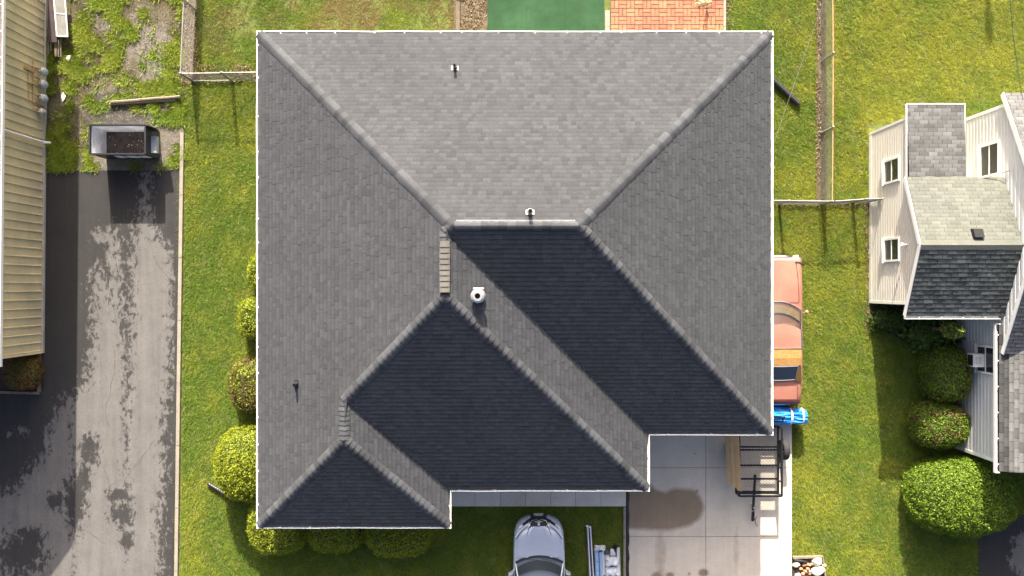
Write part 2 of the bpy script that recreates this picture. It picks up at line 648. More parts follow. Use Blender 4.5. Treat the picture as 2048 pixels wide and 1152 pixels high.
light_blobs = [(48, 862, 18, 14), (20, 870, 8, 8), (205, 470, 26, 22), (190, 720, 26, 40), (180, 810, 40, 40), (230, 600, 14, 30), (60, 1050, 40, 30)]


def wear_field(x, y):
    w = np.full(x.shape, -0.15)
    for p in wear_polys:
        w = np.maximum(w, np.clip(0.5 + sdist(x, y, PXP(p)) / 1.1, -0.2, 1.05))
    for bx, by, rx, ry in light_blobs:
        c = W(bx, by)
        q = np.hypot((x - c[0]) / (rx * H / F), (y - c[1]) / (ry * H / F))
        w = np.maximum(w, np.clip(0.75 - 0.5 * q, -0.15, 0.62))
    for bx, by, rx, ry in dark_blobs:
        c = W(bx, by)
        q = np.hypot((x - c[0]) / (rx * H / F), (y - c[1]) / (ry * H / F))
        w = np.minimum(w, np.clip(-0.05 + 0.55 * q, 0.05, 1.2))
    e = W(350, 700)[0]
    return np.where(x > e, np.minimum(w, 0.1), w)


blend_mat('asphalt', 'wear', (0.029, 0.0275, 0.0275), (0.112, 0.106, 0.101), nscale=4.6, namt=1.25, sharp=0.13, rough=0.85,
          fine=0.16, fscale=24, stretch=(1.25, 0.8, 1), bump=0.35, mottle=0.14, mscale=1.3, streak=0.14)
kx = lambda y: W(357, 0)[0] - 0.0 + (0.0182 * 16 / 16.15) * (y - 0) * 0.99     # the drive's right edge drifts with the plot
drive = sheet('asphalt_drive', -23.0, 1.0, -14.0, W(0, 341)[1], 0.012, 0.10, {'wear': wear_field}, 'asphalt', kind='structure',
              warp=lambda X, Y: (-23.0 + (X + 23.0) / 24.0 * (23.0 + W(357, 0)[0] + 0.0180 * (Y + 0.0)), Y))
tag(drive, 'dark sealcoated asphalt drive with pale worn patches', 'driveway')

ck = MB()
for px, py, L_, ang in ((300, 470, 9, 95), (230, 700, 7, 80), (180, 900, 6, 60), (310, 880, 6, 150), (120, 1030, 5, 20)):
    a_ = math.radians(ang)
    p = Vector((*W(px, py), 0.0135))
    pts_ = [p.copy()]
    for q in range(int(L_ / 0.15 * 0.5)):
        a_ += R.uniform(-.35, .35)
        a_ = math.radians(ang) + (a_ - math.radians(ang)) * .85
        p = p + Vector((math.cos(a_), -math.sin(a_), 0)) * 0.13
        pts_.append(p.copy())
    for q in range(len(pts_) - 1):
        d_ = (pts_[q + 1] - pts_[q]).normalized()
        n_ = Vector((-d_.y, d_.x, 0)) * R.uniform(.004, .011)
        ck.add([pts_[q] - n_, pts_[q + 1] - n_, pts_[q + 1] + n_, pts_[q] + n_], [(0, 1, 2, 3)])
cko = ck.build('crack', 'joint_dirt', drive)
cko['kind'] = 'stuff'

# --- concrete kerb along the lawn
kb = MB()
seg = 8
for i in range(seg):
    pa, pb = 266 + i * 125, 266 + (i + 1) * 125 - 1.0
    for_x = lambda py: W(357.5 + 8.0 * (576 - py) / 576.0, py)
    a, b = for_x(pa), for_x(pb)
    kb.add([(a[0], a[1], -0.02), (a[0] + 0.13, a[1], -0.02), (b[0] + 0.13, b[1], -0.02), (b[0], b[1], -0.02),
            (a[0], a[1], 0.07), (a[0] + 0.125, a[1], 0.07), (b[0] + 0.125, b[1], 0.07), (b[0], b[1], 0.07)],
           [(4, 7, 6, 5), (0, 4, 5, 1), (1, 5, 6, 2), (2, 6, 7, 3), (3, 7, 4, 0)])
tag(kb.build('kerb', 'kerb_concrete'), 'long pale concrete kerb between asphalt drive and lawn', 'kerb', kind='structure')

# --- gravel lot with weeds above the drive
blend_mat('gravel', 'dirt', (0.085, 0.072, 0.036), (0.145, 0.128, 0.108), nscale=2.2, namt=0.7, sharp=0.25, rough=0.95, fine=0.4, fscale=16, bump=0.9, mottle=0.25, mscale=2.5)


def dirt_field(x, y):
    w = 0.25 + 0 * x
    for bx, by, rx, ry in ((250, 225, 110, 45), (320, 140, 45, 40), (235, 60, 70, 40), (345, 290, 30, 60), (220, 325, 60, 25), (300, 90, 60, 40)):
        c = W(bx, by)
        q = np.hypot((x - c[0]) / (rx * H / F), (y - c[1]) / (ry * H / F))
        w = np.maximum(w, np.clip(1.05 - 0.5 * q, 0, 1))
    return w


lot = sheet('gravel_lot', W(83, 0)[0], W(368, 0)[0], W(0, 341)[1] - 0.05, 13.0, 0.003, 0.2, {'dirt': dirt_field}, 'gravel', kind='structure')
tag(lot, 'weedy gravel lot behind the black dumpster', 'gravel')
# dark millings by the dumpster
ml = MB()
mp = []
for a in range(26):
    t = 2 * math.pi * a / 26
    r = 1 + 0.14 * math.sin(3 * t + 1) + 0.10 * math.sin(5 * t)
    mp.append(W(255 + 88 * r * math.cos(t), 226 + 38 * r * math.sin(t)))
ml.add([(x, y, 0.008) for x, y in mp], [tuple(range(26))])
mat('millings', (0.075, 0.066, 0.06), rough=0.95, var=0.35, scale=3, fine=0.4, fscale=18, bump=0.9)
tag(ml.build('millings_patch', 'millings'), 'dark patch of asphalt millings above the dumpster', 'gravel', kind='structure')

# --- bare strips below the fences, beds
for nm, poly, mt, lb in (
        ('soil_strip', [(364, -60), (396, -60), (394, 100), (392, 166), (364, 170)], 'soil', 'bare soil strip with dead leaves under the left fence'),
        ('soil_strip', [(1632, -60), (1650, -60), (1650, 402), (1632, 402)], 'soil', 'bare soil strip with dead leaves under the right fence'),
        ('soil_bed', [(908, -60), (976, -60), (976, 110), (908, 110)], 'soil', 'bare soil bed beside the green mat'),
        ('mulch_bed', [(1742, 606), (1940, 606), (1940, 800), (1850, 820), (1840, 700), (1745, 650)], 'mulch', 'dark mulch bed in the shade of the white house'),
        ('mulch_bed', [(-20, 702), (84, 702), (84, 788), (-20, 788)], 'mulch', 'dark mulch bed at the end of the tan metal building'),
        ('stone_bed', [(1584, 1112), (1646, 1112), (1652, 1240), (1584, 1240)], 'mulch', 'dark bed holding pale rocks beside the driveway')):
    s_ = MB()
    s_.add([(*W(a, b), 0.002 if mt == 'soil' else 0.016) for a, b in poly], [tuple(range(len(poly)))])
    tag(s_.build(nm, mt), lb, 'soil', kind='structure')

# --- neighbour's asphalt at the lower right
na = sheet('neighbour_drive', W(1957, 0)[0], 26.0, -14.0, W(0, 1030)[1], 0.012, 0.15,
           {'wear': lambda x, y: np.clip(0.5 + sdist(x, y, PXP([(2030, 1075), (2060, 1060), (2160, 1160), (2040, 1160), (2018, 1120)])) / 0.5, 0, 1)},
           'asphalt', kind='structure')
tag(na, 'grey asphalt drive below the big round bush', 'driveway')

# --- concrete driveway slabs
blend_mat('drive_concrete', 'stain', (0.47, 0.42, 0.35), (0.215, 0.165, 0.115), nscale=5.0, namt=0.22, sharp=0.24, rough=0.88, fine=0.08, fscale=22, bump=0.25,
          mottle=0.10, mscale=1.3, streak=0.05)


def stain_field(x, y):
    w = np.zeros(x.shape)
    p = PXP([(1210, 968), (1300, 968), (1310, 978), (1330, 984), (1345, 976), (1385, 978), (1402, 995), (1408, 1015), (1400, 1035), (1380, 1050), (1340, 1060), (1210, 1056)])
    w = np.maximum(w, np.clip(0.5 + sdist(x, y, p) / 0.35, 0, 0.85))
    for bx, by, rx, ry, k in ((1314, 1150, 13, 6, 0.9), (1340, 1150, 9, 7, 0.9), (1378, 1148, 4, 4, 0.8), (1406, 1144, 11, 8, 0.95), (1348, 914, 2.5, 2, 0.8),
                              (1320, 1110, 14, 60, 0.48), (1472, 1100, 8, 70, 0.42), (1560, 1090, 8, 20, 0.44), (1388, 905, 3, 3, 0.6), (1395, 980, 3, 4, 0.7), (1425, 1122, 3, 3, 0.7)):
        c = W(bx, by)
        q = np.hypot((x - c[0]) / (rx * H / F), (y - c[1]) / (ry * H / F))
        w = np.maximum(w, np.clip(k * (1.5 - q), 0, k))
    return w


dj = MB()
X0, X1, X2 = W(1256, 0)[0], W(1411, 0)[0], W(1583, 0)[0]
dj.add([(X0, -14, 0.02), (X2, -14, 0.02), (X2, -4.7, 0.02), (X0, -4.7, 0.02)], [(0, 1, 2, 3)])
dj = tag(dj.build('concrete_driveway', 'joint_dirt'), 'pale concrete slab driveway below the garage eave', 'driveway', kind='structure')
ORI[dj.name] = (0, 0, 0)
rows = [-4.7, W(0, 935)[1], W(0, 1072)[1], W(0, 1072)[1] - 2.49, -14.0]
for i in range(len(rows) - 1):
    for xa, xb in ((X0, X1), (X1, X2)):
        sheet('slab', xa + 0.008, xb - 0.008, rows[i + 1] + 0.008, rows[i] - 0.008, 0.05 + 0.002 * ((i * 2 + (xa == X0)) % 3), 0.10, {'stain': stain_field}, 'drive_concrete', dj, skirt=0.05)

# --- front walk
wk = MB()
wx0, wx1 = W(880, 0)[0], W(1252, 0)[0]
wy0, wy1 = W(0, 1012)[1], -6.2
wk.add([(wx0, wy0, 0.015), (wx1, wy0, 0.015), (wx1, wy1, 0.015), (wx0, wy1, 0.015)], [(0, 1, 2, 3)])
wk = tag(wk.build('front_walk', 'joint_dirt'), 'concrete slab walk along the front eave', 'pavement', kind='structure')
ORI[wk.name] = (0, 0, 0)
xs = [880, 950, 1000.5, 1051.5, 1101.5, 1151, 1201.5, 1252]
for i in range(7):
    a, b = W(xs[i], 0)[0] + 0.006, W(xs[i + 1], 0)[0] - 0.006
    s_ = MB()
    s_.box(a, b, wy0, wy1, 0.0, 0.045 + 0.003 * (i % 2), tone=R.uniform(0.92, 1.08))
    s_.build('slab', 'walk_concrete', wk)

# --- edging between front lawn and driveway
e = MB()
for k in range(4):
    y1_, y0_ = W(0, 1013)[1] - k * 1.1, W(0, 1013)[1] - k * 1.1 - 1.08
    e.box(W(1246.5, 0)[0], W(1251.5, 0)[0], y0_, y1_, -0.02, 0.07 + 0.004 * (k % 2))
tag(e.build('lawn_edging', 'kerb_concrete'), 'pale timber strip edging the shaded front lawn', 'edging', kind='structure')
e = MB()
pts = []
for k in range(24):
    pts.append((W(1255, 0)[0] + 0.015 * math.sin(k * 1.7), W(0, 984)[1] - 0.2 * k, 0.045))
e.tube(pts, [0.055 + 0.008 * math.sin(k * 2.3) for k in range(24)], 8)
tag(e.build('drain_edging', 'black_plastic', smooth=True), 'black plastic edging tube along the concrete driveway', 'edging')

# --- behind the house: green mat, brick patio, timber
m_ = MB()
mx0, mx1 = W(975, 0)[0], W(1208, 0)[0]
for k in range(3):
    a, b = mx0 + (mx1 - mx0) * k / 3, mx0 + (mx1 - mx0) * (k + 1) / 3
    m_.box(a + 0.002, b - 0.002, 8.2, 12.5, -0.02, 0.03 + 0.001 * k)
tag(m_.build('green_mat', 'turf_green'), 'flat green artificial turf mat behind the house', 'mat')
pj = MB()
bx0, bx1, by0, by1 = W(1221, 0)[0], W(1446, 0)[0], 8.7, 11.3
pj.add([(bx0, by0, 0.005), (bx1, by0, 0.005), (bx1, by1, 0.005), (bx0, by1, 0.005)], [(0, 1, 2, 3)])
pat = tag(pj.build('brick_patio', 'joint_dirt'), 'orange red brick patio behind the house', 'patio', kind='structure')
ORI[pat.name] = (0, 0, 0)
U = (bx1 - bx0) / 14
protos = []
for k in range(6):
    b_ = MB()
    w_, l_ = U / 2 - 0.010, U - 0.010
    b_.add([(-l_ / 2, -w_ / 2, 0), (l_ / 2, -w_ / 2, 0), (l_ / 2, w_ / 2, 0), (-l_ / 2, w_ / 2, 0),
            (-l_ / 2 + 0.006, -w_ / 2 + 0.006, 0.05), (l_ / 2 - 0.006, -w_ / 2 + 0.006, 0.05), (l_ / 2 - 0.006, w_ / 2 - 0.006, 0.05), (-l_ / 2 + 0.006, w_ / 2 - 0.006, 0.05)],
           [(4, 5, 6, 7), (0, 1, 5, 4), (1, 2, 6, 5), (2, 3, 7, 6), (3, 0, 4, 7)], tone=R.uniform(0.80, 1.12))
    protos.append(b_)
pm = []
nb = 0
for j in range(int((by1 - by0) / U)):
    for i in range(14):
        for q in (-1, 1):
            cx, cy = bx0 + (i + 0.5) * U, by0 + (j + 0.5) * U
            horiz = (i + j) % 2 == 0
            if horiz:
                p, rz = (cx, cy + q * U / 4), 0
            else:
                p, rz = (cx + q * U / 4, cy), math.pi / 2
            k = R.randrange(6)
            if nb < 6 and len(pm) < 6:
                k = len(pm)
                o = protos[k].build('brick', 'brick_red', pat)
                pm.append(o)
            else:
                o = copy_part(pm[k], pat, 'brick')
            o.location = (p[0], p[1], R.uniform(-0.006, 0.004))
            o.rotation_euler = (0, 0, rz + R.uniform(-0.02, 0.02))
            nb += 1
for nm, a, b, y0_, lb in (('patio_edging', 1210, 1219, W(0, 22)[1], 'short pale concrete strip between green mat and brick patio'),
                          ('patio_edging', 1446, 1451, 12.5, 'long thin white strip along the right edge of the brick patio')):
    e = MB()
    yy = 8.3
    while yy < y0_ - 0.05:
        e.box(W(a, 0)[0], W(b, 0)[0], yy, min(yy + 1.2, y0_), -0.02, 0.07)
        yy += 1.21
    tag(e.build(nm, 'kerb_concrete'), lb, 'edging', kind='structure')
t = thing('landscape_timber', 'weathered brown timber lying above the roof beside the soil bed', 'timber', (W(916, 0)[0], 9.3, 0))
for ya, yb in ((8.2, W(0, 5)[1]), (W(0, 3)[1], 12.4)):
    e = MB()
    e.box(W(912.5, 0)[0], W(920, 0)[0], ya, yb, 0, 0.13)
    e.build('beam', 'timber_brown', t)

# ================================================================== MAIN HOUSE
hroot = thing('hip_roof_house', 'large house with dark grey shingled hip roof filling the middle', 'house', (0, 1.8, 0))
ZE = 2.85
ZR0 = ZE + 0.02            # height of the shingle edge
gW, gE, gN, gS1, gS2, gS3, gA, gB = -8.39, 8.575, 8.44, -4.84, -6.68, -7.895, 4.52, -1.995   # gutter lip
I = 0.09
rW, rE, rN, rS1, rS2, rS3, rA, rB = gW + I, gE - I, gN - I, gS1 + I, gS2 + I, gS3 + I, gA - I, gB - I
PT = 0.5
h1 = (rN - rS1) / 2
yr = (rN + rS1) / 2
h2 = (rA - rW) / 2
xr2 = (rA + rW) / 2
h3 = (rB - rW) / 2
xr3 = (rB + rW) / 2


def zw(run):
    return ZR0 + PT * run


RWp = (rW + h1, yr, zw(h1))
REp = (rE - h1, yr, zw(h1))
J2 = (xr2, rS1 + h2, zw(h2))
K2 = (xr2, rS2 + h2, zw(h2))
J3 = (xr3, rS2 + h3, zw(h3))
K3 = (xr3, rS3 + h3, zw(h3))
cNW, cNE, cSE = (rW, rN, ZR0), (rE, rN, ZR0), (rE, rS1, ZR0)
cA1, cA2, cB2, cB3, cSW = (rA, rS1, ZR0), (rA, rS2, ZR0), (rB, rS2, ZR0), (rB, rS3, ZR0), (rW, rS3, ZR0)
slopes = [
    ('N', [cNE, cNW, RWp, REp], (-1, 0, 0)),
    ('E', [cSE, cNE, REp], (0, 1, 0)),
    ('S1', [cA1, cSE, REp, RWp, J2], (1, 0, 0)),
    ('E2', [cA2, cA1, J2, K2], (0, 1, 0)),
    ('S2', [cB2, cA2, K2, J3], (1, 0, 0)),
    ('E3', [cB3, cB2, J3, K3], (0, 1, 0)),
    ('S3', [cSW, cB3, K3], (1, 0, 0)),
    ('W', [cNW, cSW, K3, J3, K2, J2, RWp], (0, -1, 0)),
]
deck = MB()
for nm, poly, u in slopes:
    deck.add([(p[0], p[1], p[2] - 0.012) for p in poly], [tuple(range(len(poly)))])
deck.build('roof_deck', 'underlay', hroot)


def shingle_tabs(poly, u, expo, wmin, wmax, rng, thick=(0.008, 0.015), regular=False, tones=(0.87, 1.12), over=0.02, gap=None, band=0.87):
    """list of (verts, faces, tone, centre): individually edged shingle tabs laid in courses over a planar roof face"""
    u = Vector(u).normalized()
    P = [Vector(p) for p in poly]
    n = Vector((0, 0, 0))
    for i in range(len(P)):
        n += P[i].cross(P[(i + 1) % len(P)])
    n.normalize()
    if n.z < 0:
        n = -n
    v = n.cross(u)
    if v.z < 0:
        v = -v
    o = P[0]
    Q = [((p - o).dot(u), (p - o).dot(v)) for p in P]
    vmin, vmax = min(q[1] for q in Q), max(q[1] for q in Q)

    def span(vv):
        xs_ = []
        for i in range(len(Q)):
            (a, b), (c, d) = Q[i], Q[(i + 1) % len(Q)]
            if (b - vv) * (d - vv) <= 0 and abs(d - b) > 1e-9:
                xs_.append(a + (c - a) * (vv - b) / (d - b))
            elif abs(d - b) <= 1e-9 and abs(b - vv) < 1e-6:
                xs_ += [a, c]
        if len(xs_) < 2:
            return None
        return min(xs_), max(xs_)
    out = []
    nrow = int(math.ceil((vmax - vmin) / expo))
    for r in range(nrow):
        v0 = vmin + r * expo
        v1 = min(v0 + expo, vmax)
        e = 1e-5
        s0, s1 = span(min(v0 + e, vmax - e)), span(v1 - e)
        if not s0 or not s1:
            continue
        lo, hi = min(s0[0], s1[0]), max(s0[1], s1[1])
        x = lo - (rng.uniform(0, wmax) if not regular else (wmax * 0.5 * (r % 2) + 0.02 * (r % 3)))
        jit = rng.uniform(-0.06, 0.06)
        raised = rng.random() < 0.5
        while x < hi:
            w = wmax if regular else rng.uniform(wmin, wmax)
            a0, b0 = max(x, s0[0]), min(x + w, s0[1])
            a1, b1 = max(x, s1[0]), min(x + w, s1[1])
            x += w
            raised = not raised if rng.random() < 0.8 else raised
            if b0 - a0 < 0.004 and b1 - a1 < 0.004:
                continue
            if b0 < a0:
                a0 = b0 = (a0 + b0) / 2
                a0 = b0 = min(max(a0, s0[0]), s0[1])
            if b1 < a1:
                a1 = b1 = min(max((a1 + b1) / 2, s1[0]), s1[1])
            g_ = gap if gap is not None else (0.007 if regular else 0.0012)
            t_ = thick[1] if raised else thick[0]
            t_ *= rng.uniform(0.9, 1.25)
            dv = rng.uniform(-0.004, 0.004)
            A0 = o + u * (a0 + g_) + v * (v0 + dv)
            B0 = o + u * (b0 - g_) + v * (v0 + dv)
            A1 = o + u * (a1 + g_) + v * (v1 + over)
            B1 = o + u * (b1 - g_) + v * (v1 + over)
            k_ = rng.uniform(0.52, 0.66)
            vs = [A0, B0, A0 + n * t_, B0 + n * t_, A1 + n * 0.001, B1 + n * 0.001,
                  A0.lerp(A1, k_) + n * (t_ * (1 - k_)), B0.lerp(B1, k_) + n * (t_ * (1 - k_))]
            tn = rng.uniform(*tones) * (1 + jit * 0.5) * (0.96 if raised else 1.03)
            out.append((vs, [(0, 1, 3, 2), (2, 3, 7, 6), (6, 7, 5, 4), (0, 2, 6, 4), (1, 5, 7, 3)], [tn * 1.15, tn * 1.03, tn * band, tn, tn], (A0 + B1) / 2))
    return out


def lay(root, tabs, mname, count, eye=(0, 0, H)):
    """the nearest `count` tabs become parts, the rest one joined part"""
    ev = Vector(eye)
    tabs.sort(key=lambda q: (q[3] - ev).length)
    for q in tabs[:count]:
        m = MB()
        m.add(q[0], q[1], q[2])
        m.build('shingle', mname, root)
    if tabs[count:]:
        m = MB()
        for q in tabs[count:]:
            m.add(q[0], q[1], q[2])
        o = m.build('shingle_field', mname, root)
        o['kind'] = 'stuff'


rng = random.Random(21)
tabs = []
for nm, poly, u in slopes:
    tabs += shingle_tabs(poly, u, 0.150, 0.11, 0.30, rng)
lay(hroot, tabs, 'shingle', 290)


def roof_caps(root, a, b, nl, nr, expo=0.2, mname='shingle', half=0.178, lift=0.022, rng=rng, flat=False, tones=(0.80, 1.5), thick=0.024):
    """bent cap shingles overlapping along a hip or ridge from a (low end) to b; nl/nr: the two slope normals"""
    a, b = Vector(a), Vector(b)
    d = b - a
    L_ = d.length
    d.normalize()
    nl, nr = Vector(nl).normalized(), Vector(nr).normalized()
    up = (nl + nr).normalized()
    sl = d.cross(nl).normalized()
    sr = d.cross(nr).normalized()
    if sl.dot(nl + nr) > 0:
        sl = -sl
    # side directions: down each slope, perpendicular to the line
    def side(n):
        s = d.cross(n)
        return s if s.z < 0 or (abs(s.z) < 1e-6) else -s
    s1, s2 = side(nl), side(nr)
    if abs(s1.z) < 1e-6 and abs(s2.z) < 1e-6:
        s2 = -s1
    n = max(1, int(round(L_ / expo)))
    ex = L_ / n
    for i in range(n):
        c0 = a + d * (i * ex)
        c1 = a + d * min((i + 1) * ex + 0.06, L_ + 0.02)
        hw = half * rng.uniform(0.96, 1.05)
        rings = []
        for c, l in ((c0, lift + thick), (c1, lift - 0.004)):
            rings.append([c + s1 * hw + nl * (l * 0.55), c + s1 * (hw * 0.45) + nl * l, c + s1 * (hw * 0.14) + up * (l + 0.002),
                          c + s2 * (hw * 0.14) + up * (l + 0.002), c + s2 * (hw * 0.45) + nr * l, c + s2 * hw + nr * (l * 0.55)])
        m = MB()
        t_ = rng.uniform(*tones)
        m.loft(rings, tone=t_)
        low = [p - up * (thick + 0.012) for p in rings[0]]
        m.loft([low, rings[0]], tone=t_ * 0.8)
        m.loft([[rings[0][0], rings[1][0]], [low[0], rings[1][0] - nl * 0.02]], tone=t_)
        m.loft([[rings[0][5], rings[1][5]], [low[5], rings[1][5] - nr * 0.02]], tone=t_)
        m.build('ridge_cap', mname, root)


nN, nS, nE_, nW_ = (0, PT, 1), (0, -PT, 1), (PT, 0, 1), (-PT, 0, 1)
roof_caps(hroot, cNW, RWp, nN, nW_, 0.205)
roof_caps(hroot, cNE, REp, nN, nE_, 0.205)
roof_caps(hroot, cSE, REp, nS, nE_, 0.205)
roof_caps(hroot, cA2, K2, nS, nE_, 0.205)
roof_caps(hroot, J3, K2, nS, nW_, 0.205)
roof_caps(hroot, cSW, K3, nS, nW_, 0.205)
roof_caps(hroot, cB3, K3, nS, nE_, 0.205)
roof_caps(hroot, K3, J3, nW_, nE_, 0.16)
roof_caps(hroot, J2, RWp, nS, nW_, 0.15)
# main ridge: low ridge vent with caps on it and a pale line of exposed vent on the sunny side
v_ = MB()
v_.box(RWp[0] + 0.15, REp[0] - 0.12, yr - 0.13, yr + 0.16, zw(h1) - 0.10, zw(h1) - 0.035)
v_.build('ridge_vent', 'galvanised', hroot)
roof_caps(hroot, (RWp[0] + 0.10, yr - 0.012, RWp[2]), (REp[0] - 0.05, yr - 0.012, REp[2]), nN, nS, 0.26, half=0.142, lift=0.034)
v_ = MB()
v_.box(xr2 - 0.14, xr2 + 0.14, K2[1] + 0.12, J2[1] - 0.30, zw(h2) - 0.10, zw(h2) - 0.01)
v_.build('ridge_vent', 'pipe_black', hroot)
roof_caps(hroot, (xr2, K2[1] + 0.10, K2[2] + 0.025), (xr2, J2[1] - 0.28, J2[2] + 0.025), (-0.08, 0, 1), (0.08, 0, 1), 0.155, 'vent_cap', 0.145, 0.03, tones=(0.9, 1.15))
roof_caps(hroot, (xr2, J2[1] - 0.28, J2[2]), J2, nW_, nE_, 0.15)

# valleys keep an open dark line: nothing extra.  walls, soffit, fascia
ring = [(gW, gN), (gE, gN), (gE, gS1), (gA, gS1), (gA, gS2), (gB, gS2), (gB, gS3), (gW, gS3)]


def inset(ringp, d):
    n = len(ringp)
    area = sum(ringp[i][0] * ringp[(i + 1) % n][1] - ringp[(i + 1) % n][0] * ringp[i][1] for i in range(n))
    sg = 1 if area > 0 else -1
    out = []
    for i in range(n):
        p0, p1, p2 = Vector(ringp[i - 1]), Vector(ringp[i]), Vector(ringp[(i + 1) % n])
        d1, d2 = (p1 - p0).normalized(), (p2 - p1).normalized()
        n1, n2 = Vector((-d1.y, d1.x)) * sg, Vector((-d2.y, d2.x)) * sg
        out.append(tuple(p1 + (n1 + n2) * d))
    return out


wl = inset(ring, 0.55)
m = MB()
n = len(wl)
m.add([(x, y, -0.03) for x, y in wl] + [(x, y, ZE - 0.16) for x, y in wl], [(i, (i + 1) % n, (i + 1) % n + n, i + n) for i in range(n)])
m.build('wall', 'siding_cool', hroot)
fa = inset(ring, 0.135)
m = MB()
m.add([(x, y, ZE - 0.15) for x, y in fa], [tuple(range(n))])
m.build('soffit', 'white_paint', hroot)
m = MB()
fb = inset(ring, 0.16)
m.add([(x, y, ZE - 0.17) for x, y in fa] + [(x, y, ZE + 0.0) for x, y in fa] + [(x, y, ZE - 0.17) for x, y in fb] + [(x, y, ZE + 0.0) for x, y in fb],
      [(i, (i + 1) % n, (i + 1) % n + n, i + n) for i in range(n)] + [(i + n, (i + 1) % n + n, (i + 1) % n + 3 * n, i + 3 * n) for i in range(n)])
m.build('fascia', 'white_paint', hroot)
# gutters: open K-profile runs with strap hangers
r0, r1, r2 = inset(ring, 0.125), inset(ring, 0.008), inset(ring, 0.0)
r3, r4 = inset(ring, 0.034), inset(ring, 0.05)
for i in range(n):
    j = (i + 1) % n
    a, b = Vector(ring[i]), Vector(ring[j])
    L_ = (b - a).length
    k = max(1, int(L_ / 0.9))
    m = MB()
    rings = []
    for s in range(k + 1):
        t_ = s / k
        wob = 0 if s in (0, k) else R.uniform(-0.008, 0.008)
        dr = (b - a).normalized()
        nn = Vector((-dr.y, dr.x)) * wob

        def at(rr, z):
            p = Vector(rr[i]).lerp(Vector(rr[j]), t_)
            return (p.x + nn.x, p.y + nn.y, z + wob * 0.5)
        rings.append([at(r0, ZE - 0.01), at(r0, ZE - 0.115), at(r4, ZE - 0.115), at(r1, ZE - 0.05), at(r2, ZE - 0.01), at(r2, ZE + 0.012), at(r3, ZE + 0.014), at(r3, ZE - 0.0)])
    for q in range(7):
        m.loft([[rg[q], rg[q + 1]] for rg in rings], m=1 if q < 2 else 0)
    gut = m.build('gutter', ['white_paint', 'gutter_inside'], hroot)
    hb = MB()
    cnt = max(1, int(L_ / 1.05))
    for s in range(cnt):
        t_ = (s + R.uniform(0.3, 0.7)) / cnt
        p0, p1 = Vector(r0[i]).lerp(Vector(r0[j]), t_), Vector(r2[i]).lerp(Vector(r2[j]), t_)
        hb.bar((p0.x, p0.y, ZE + 0.004), (p1.x, p1.y, ZE + 0.004), 0.03, 0.006)
    hb.build('gutter_hangers', 'white_paint', gut)

# vent pipes -------------------------------------------------------
def slope_frame(n):
    n = Vector(n).normalized()
    return n


def vent(x, y, z, nrm, r, h, kind):
    n_ = slope_frame(nrm)
    q = n_.to_track_quat('Z', 'Y').to_matrix().to_4x4()
    T = Matrix.Translation((x, y, z)) @ q
    pn = {'flue': 'flue', 'pipe': 'vent_pipe'}[kind]
    p = MB()
    if kind == 'flue':
        p.lathe([(r * 0.62, -0.15), (r * 0.62, h), (r * 0.62, h)], (x, y, z), 24)
        p.lathe([(r, h - 0.13), (r * 1.02, h - 0.03), (r * 0.74, h + 0.01), (r * 0.42, h + 0.012), (r * 0.42, h - 0.25)], (x, y, z), 24)
        po = p.build(pn, 'galvanised', hroot, smooth=False)
        d = MB()
        d.lathe([(r * 0.42, h - 0.2), (0.001, h - 0.2)], (x, y, z), 16)
        d.build('flue_opening', 'interior_dark', po)
        f_ = MB()
        f_.box(-0.19, 0.235, -0.18, 0.18, 0.022, 0.030, mx=T)
        f_.build('flashing', 'galvanised_dull', po)
        st_ = MB()
        st_.box(0.20, 0.24, -0.17, 0.17, 0.031, 0.045, mx=T)
        st_.build('flashing_edge', 'white_paint', po)
        c_ = MB()
        c_.lathe([(r * 1.15, 0.0), (r * 0.7, 0.14), (r * 0.63, 0.15)], (x, y, z + 0.02), 20)
        c_.build('storm_collar', 'galvanised', po)
    else:
        p.lathe([(r, -0.1), (r, h), (r * 0.72, h), (r * 0.72, h - 0.2)], (x, y, z), 16)
        po = p.build(pn, 'pipe_black', hroot)
        f_ = MB()
        f_.box(-0.115, 0.115, -0.06, 0.10, 0.022, 0.030, mx=T)
        f_.build('flashing', 'white_paint' if kind == 'pipe' and y > 0 else 'black_steel', po)
        c_ = MB()
        c_.lathe([(r * 2.0, -0.01), (r * 1.8, 0.05), (r * 1.12, 0.12), (r * 1.05, 0.13)], (x, y, z + 0.01), 16)
        c_.build('boot', 'black_plastic' if y > 5 or y < 0 else 'galvanised', po)
    return po


vx, vy = -1.82, 7.03
vent(vx, vy, zw(rN - vy), nN, 0.045, 0.36, 'pipe')
vx, vy = 0.52, 2.20
vent(vx, vy, zw(rN - vy), nN, 0.055, 0.40, 'pipe')
vx, vy = -1.00, -0.23
vent(vx, vy, zw(rA - vx), nE_, 0.195, 0.36, 'flue')
vx, vy = -6.88, -3.06
vent(vx, vy, zw(vx - rW), nW_, 0.045, 0.30, 'pipe')

# ================================================================== NEIGHBOUR HOUSE (right)
nroot = thing('white_sided_house', 'white sided house with mossy grey gable roof on the right', 'house', (14.6, 1.3, 0))
NX, NY0, NY1 = 13.03, -0.53, 5.62
GR, GE = 3.93, 2.96           # wing ridge and eave height
RYW = 1.354
RUN = 2.27
MXW = 16.12                   # main wall plane


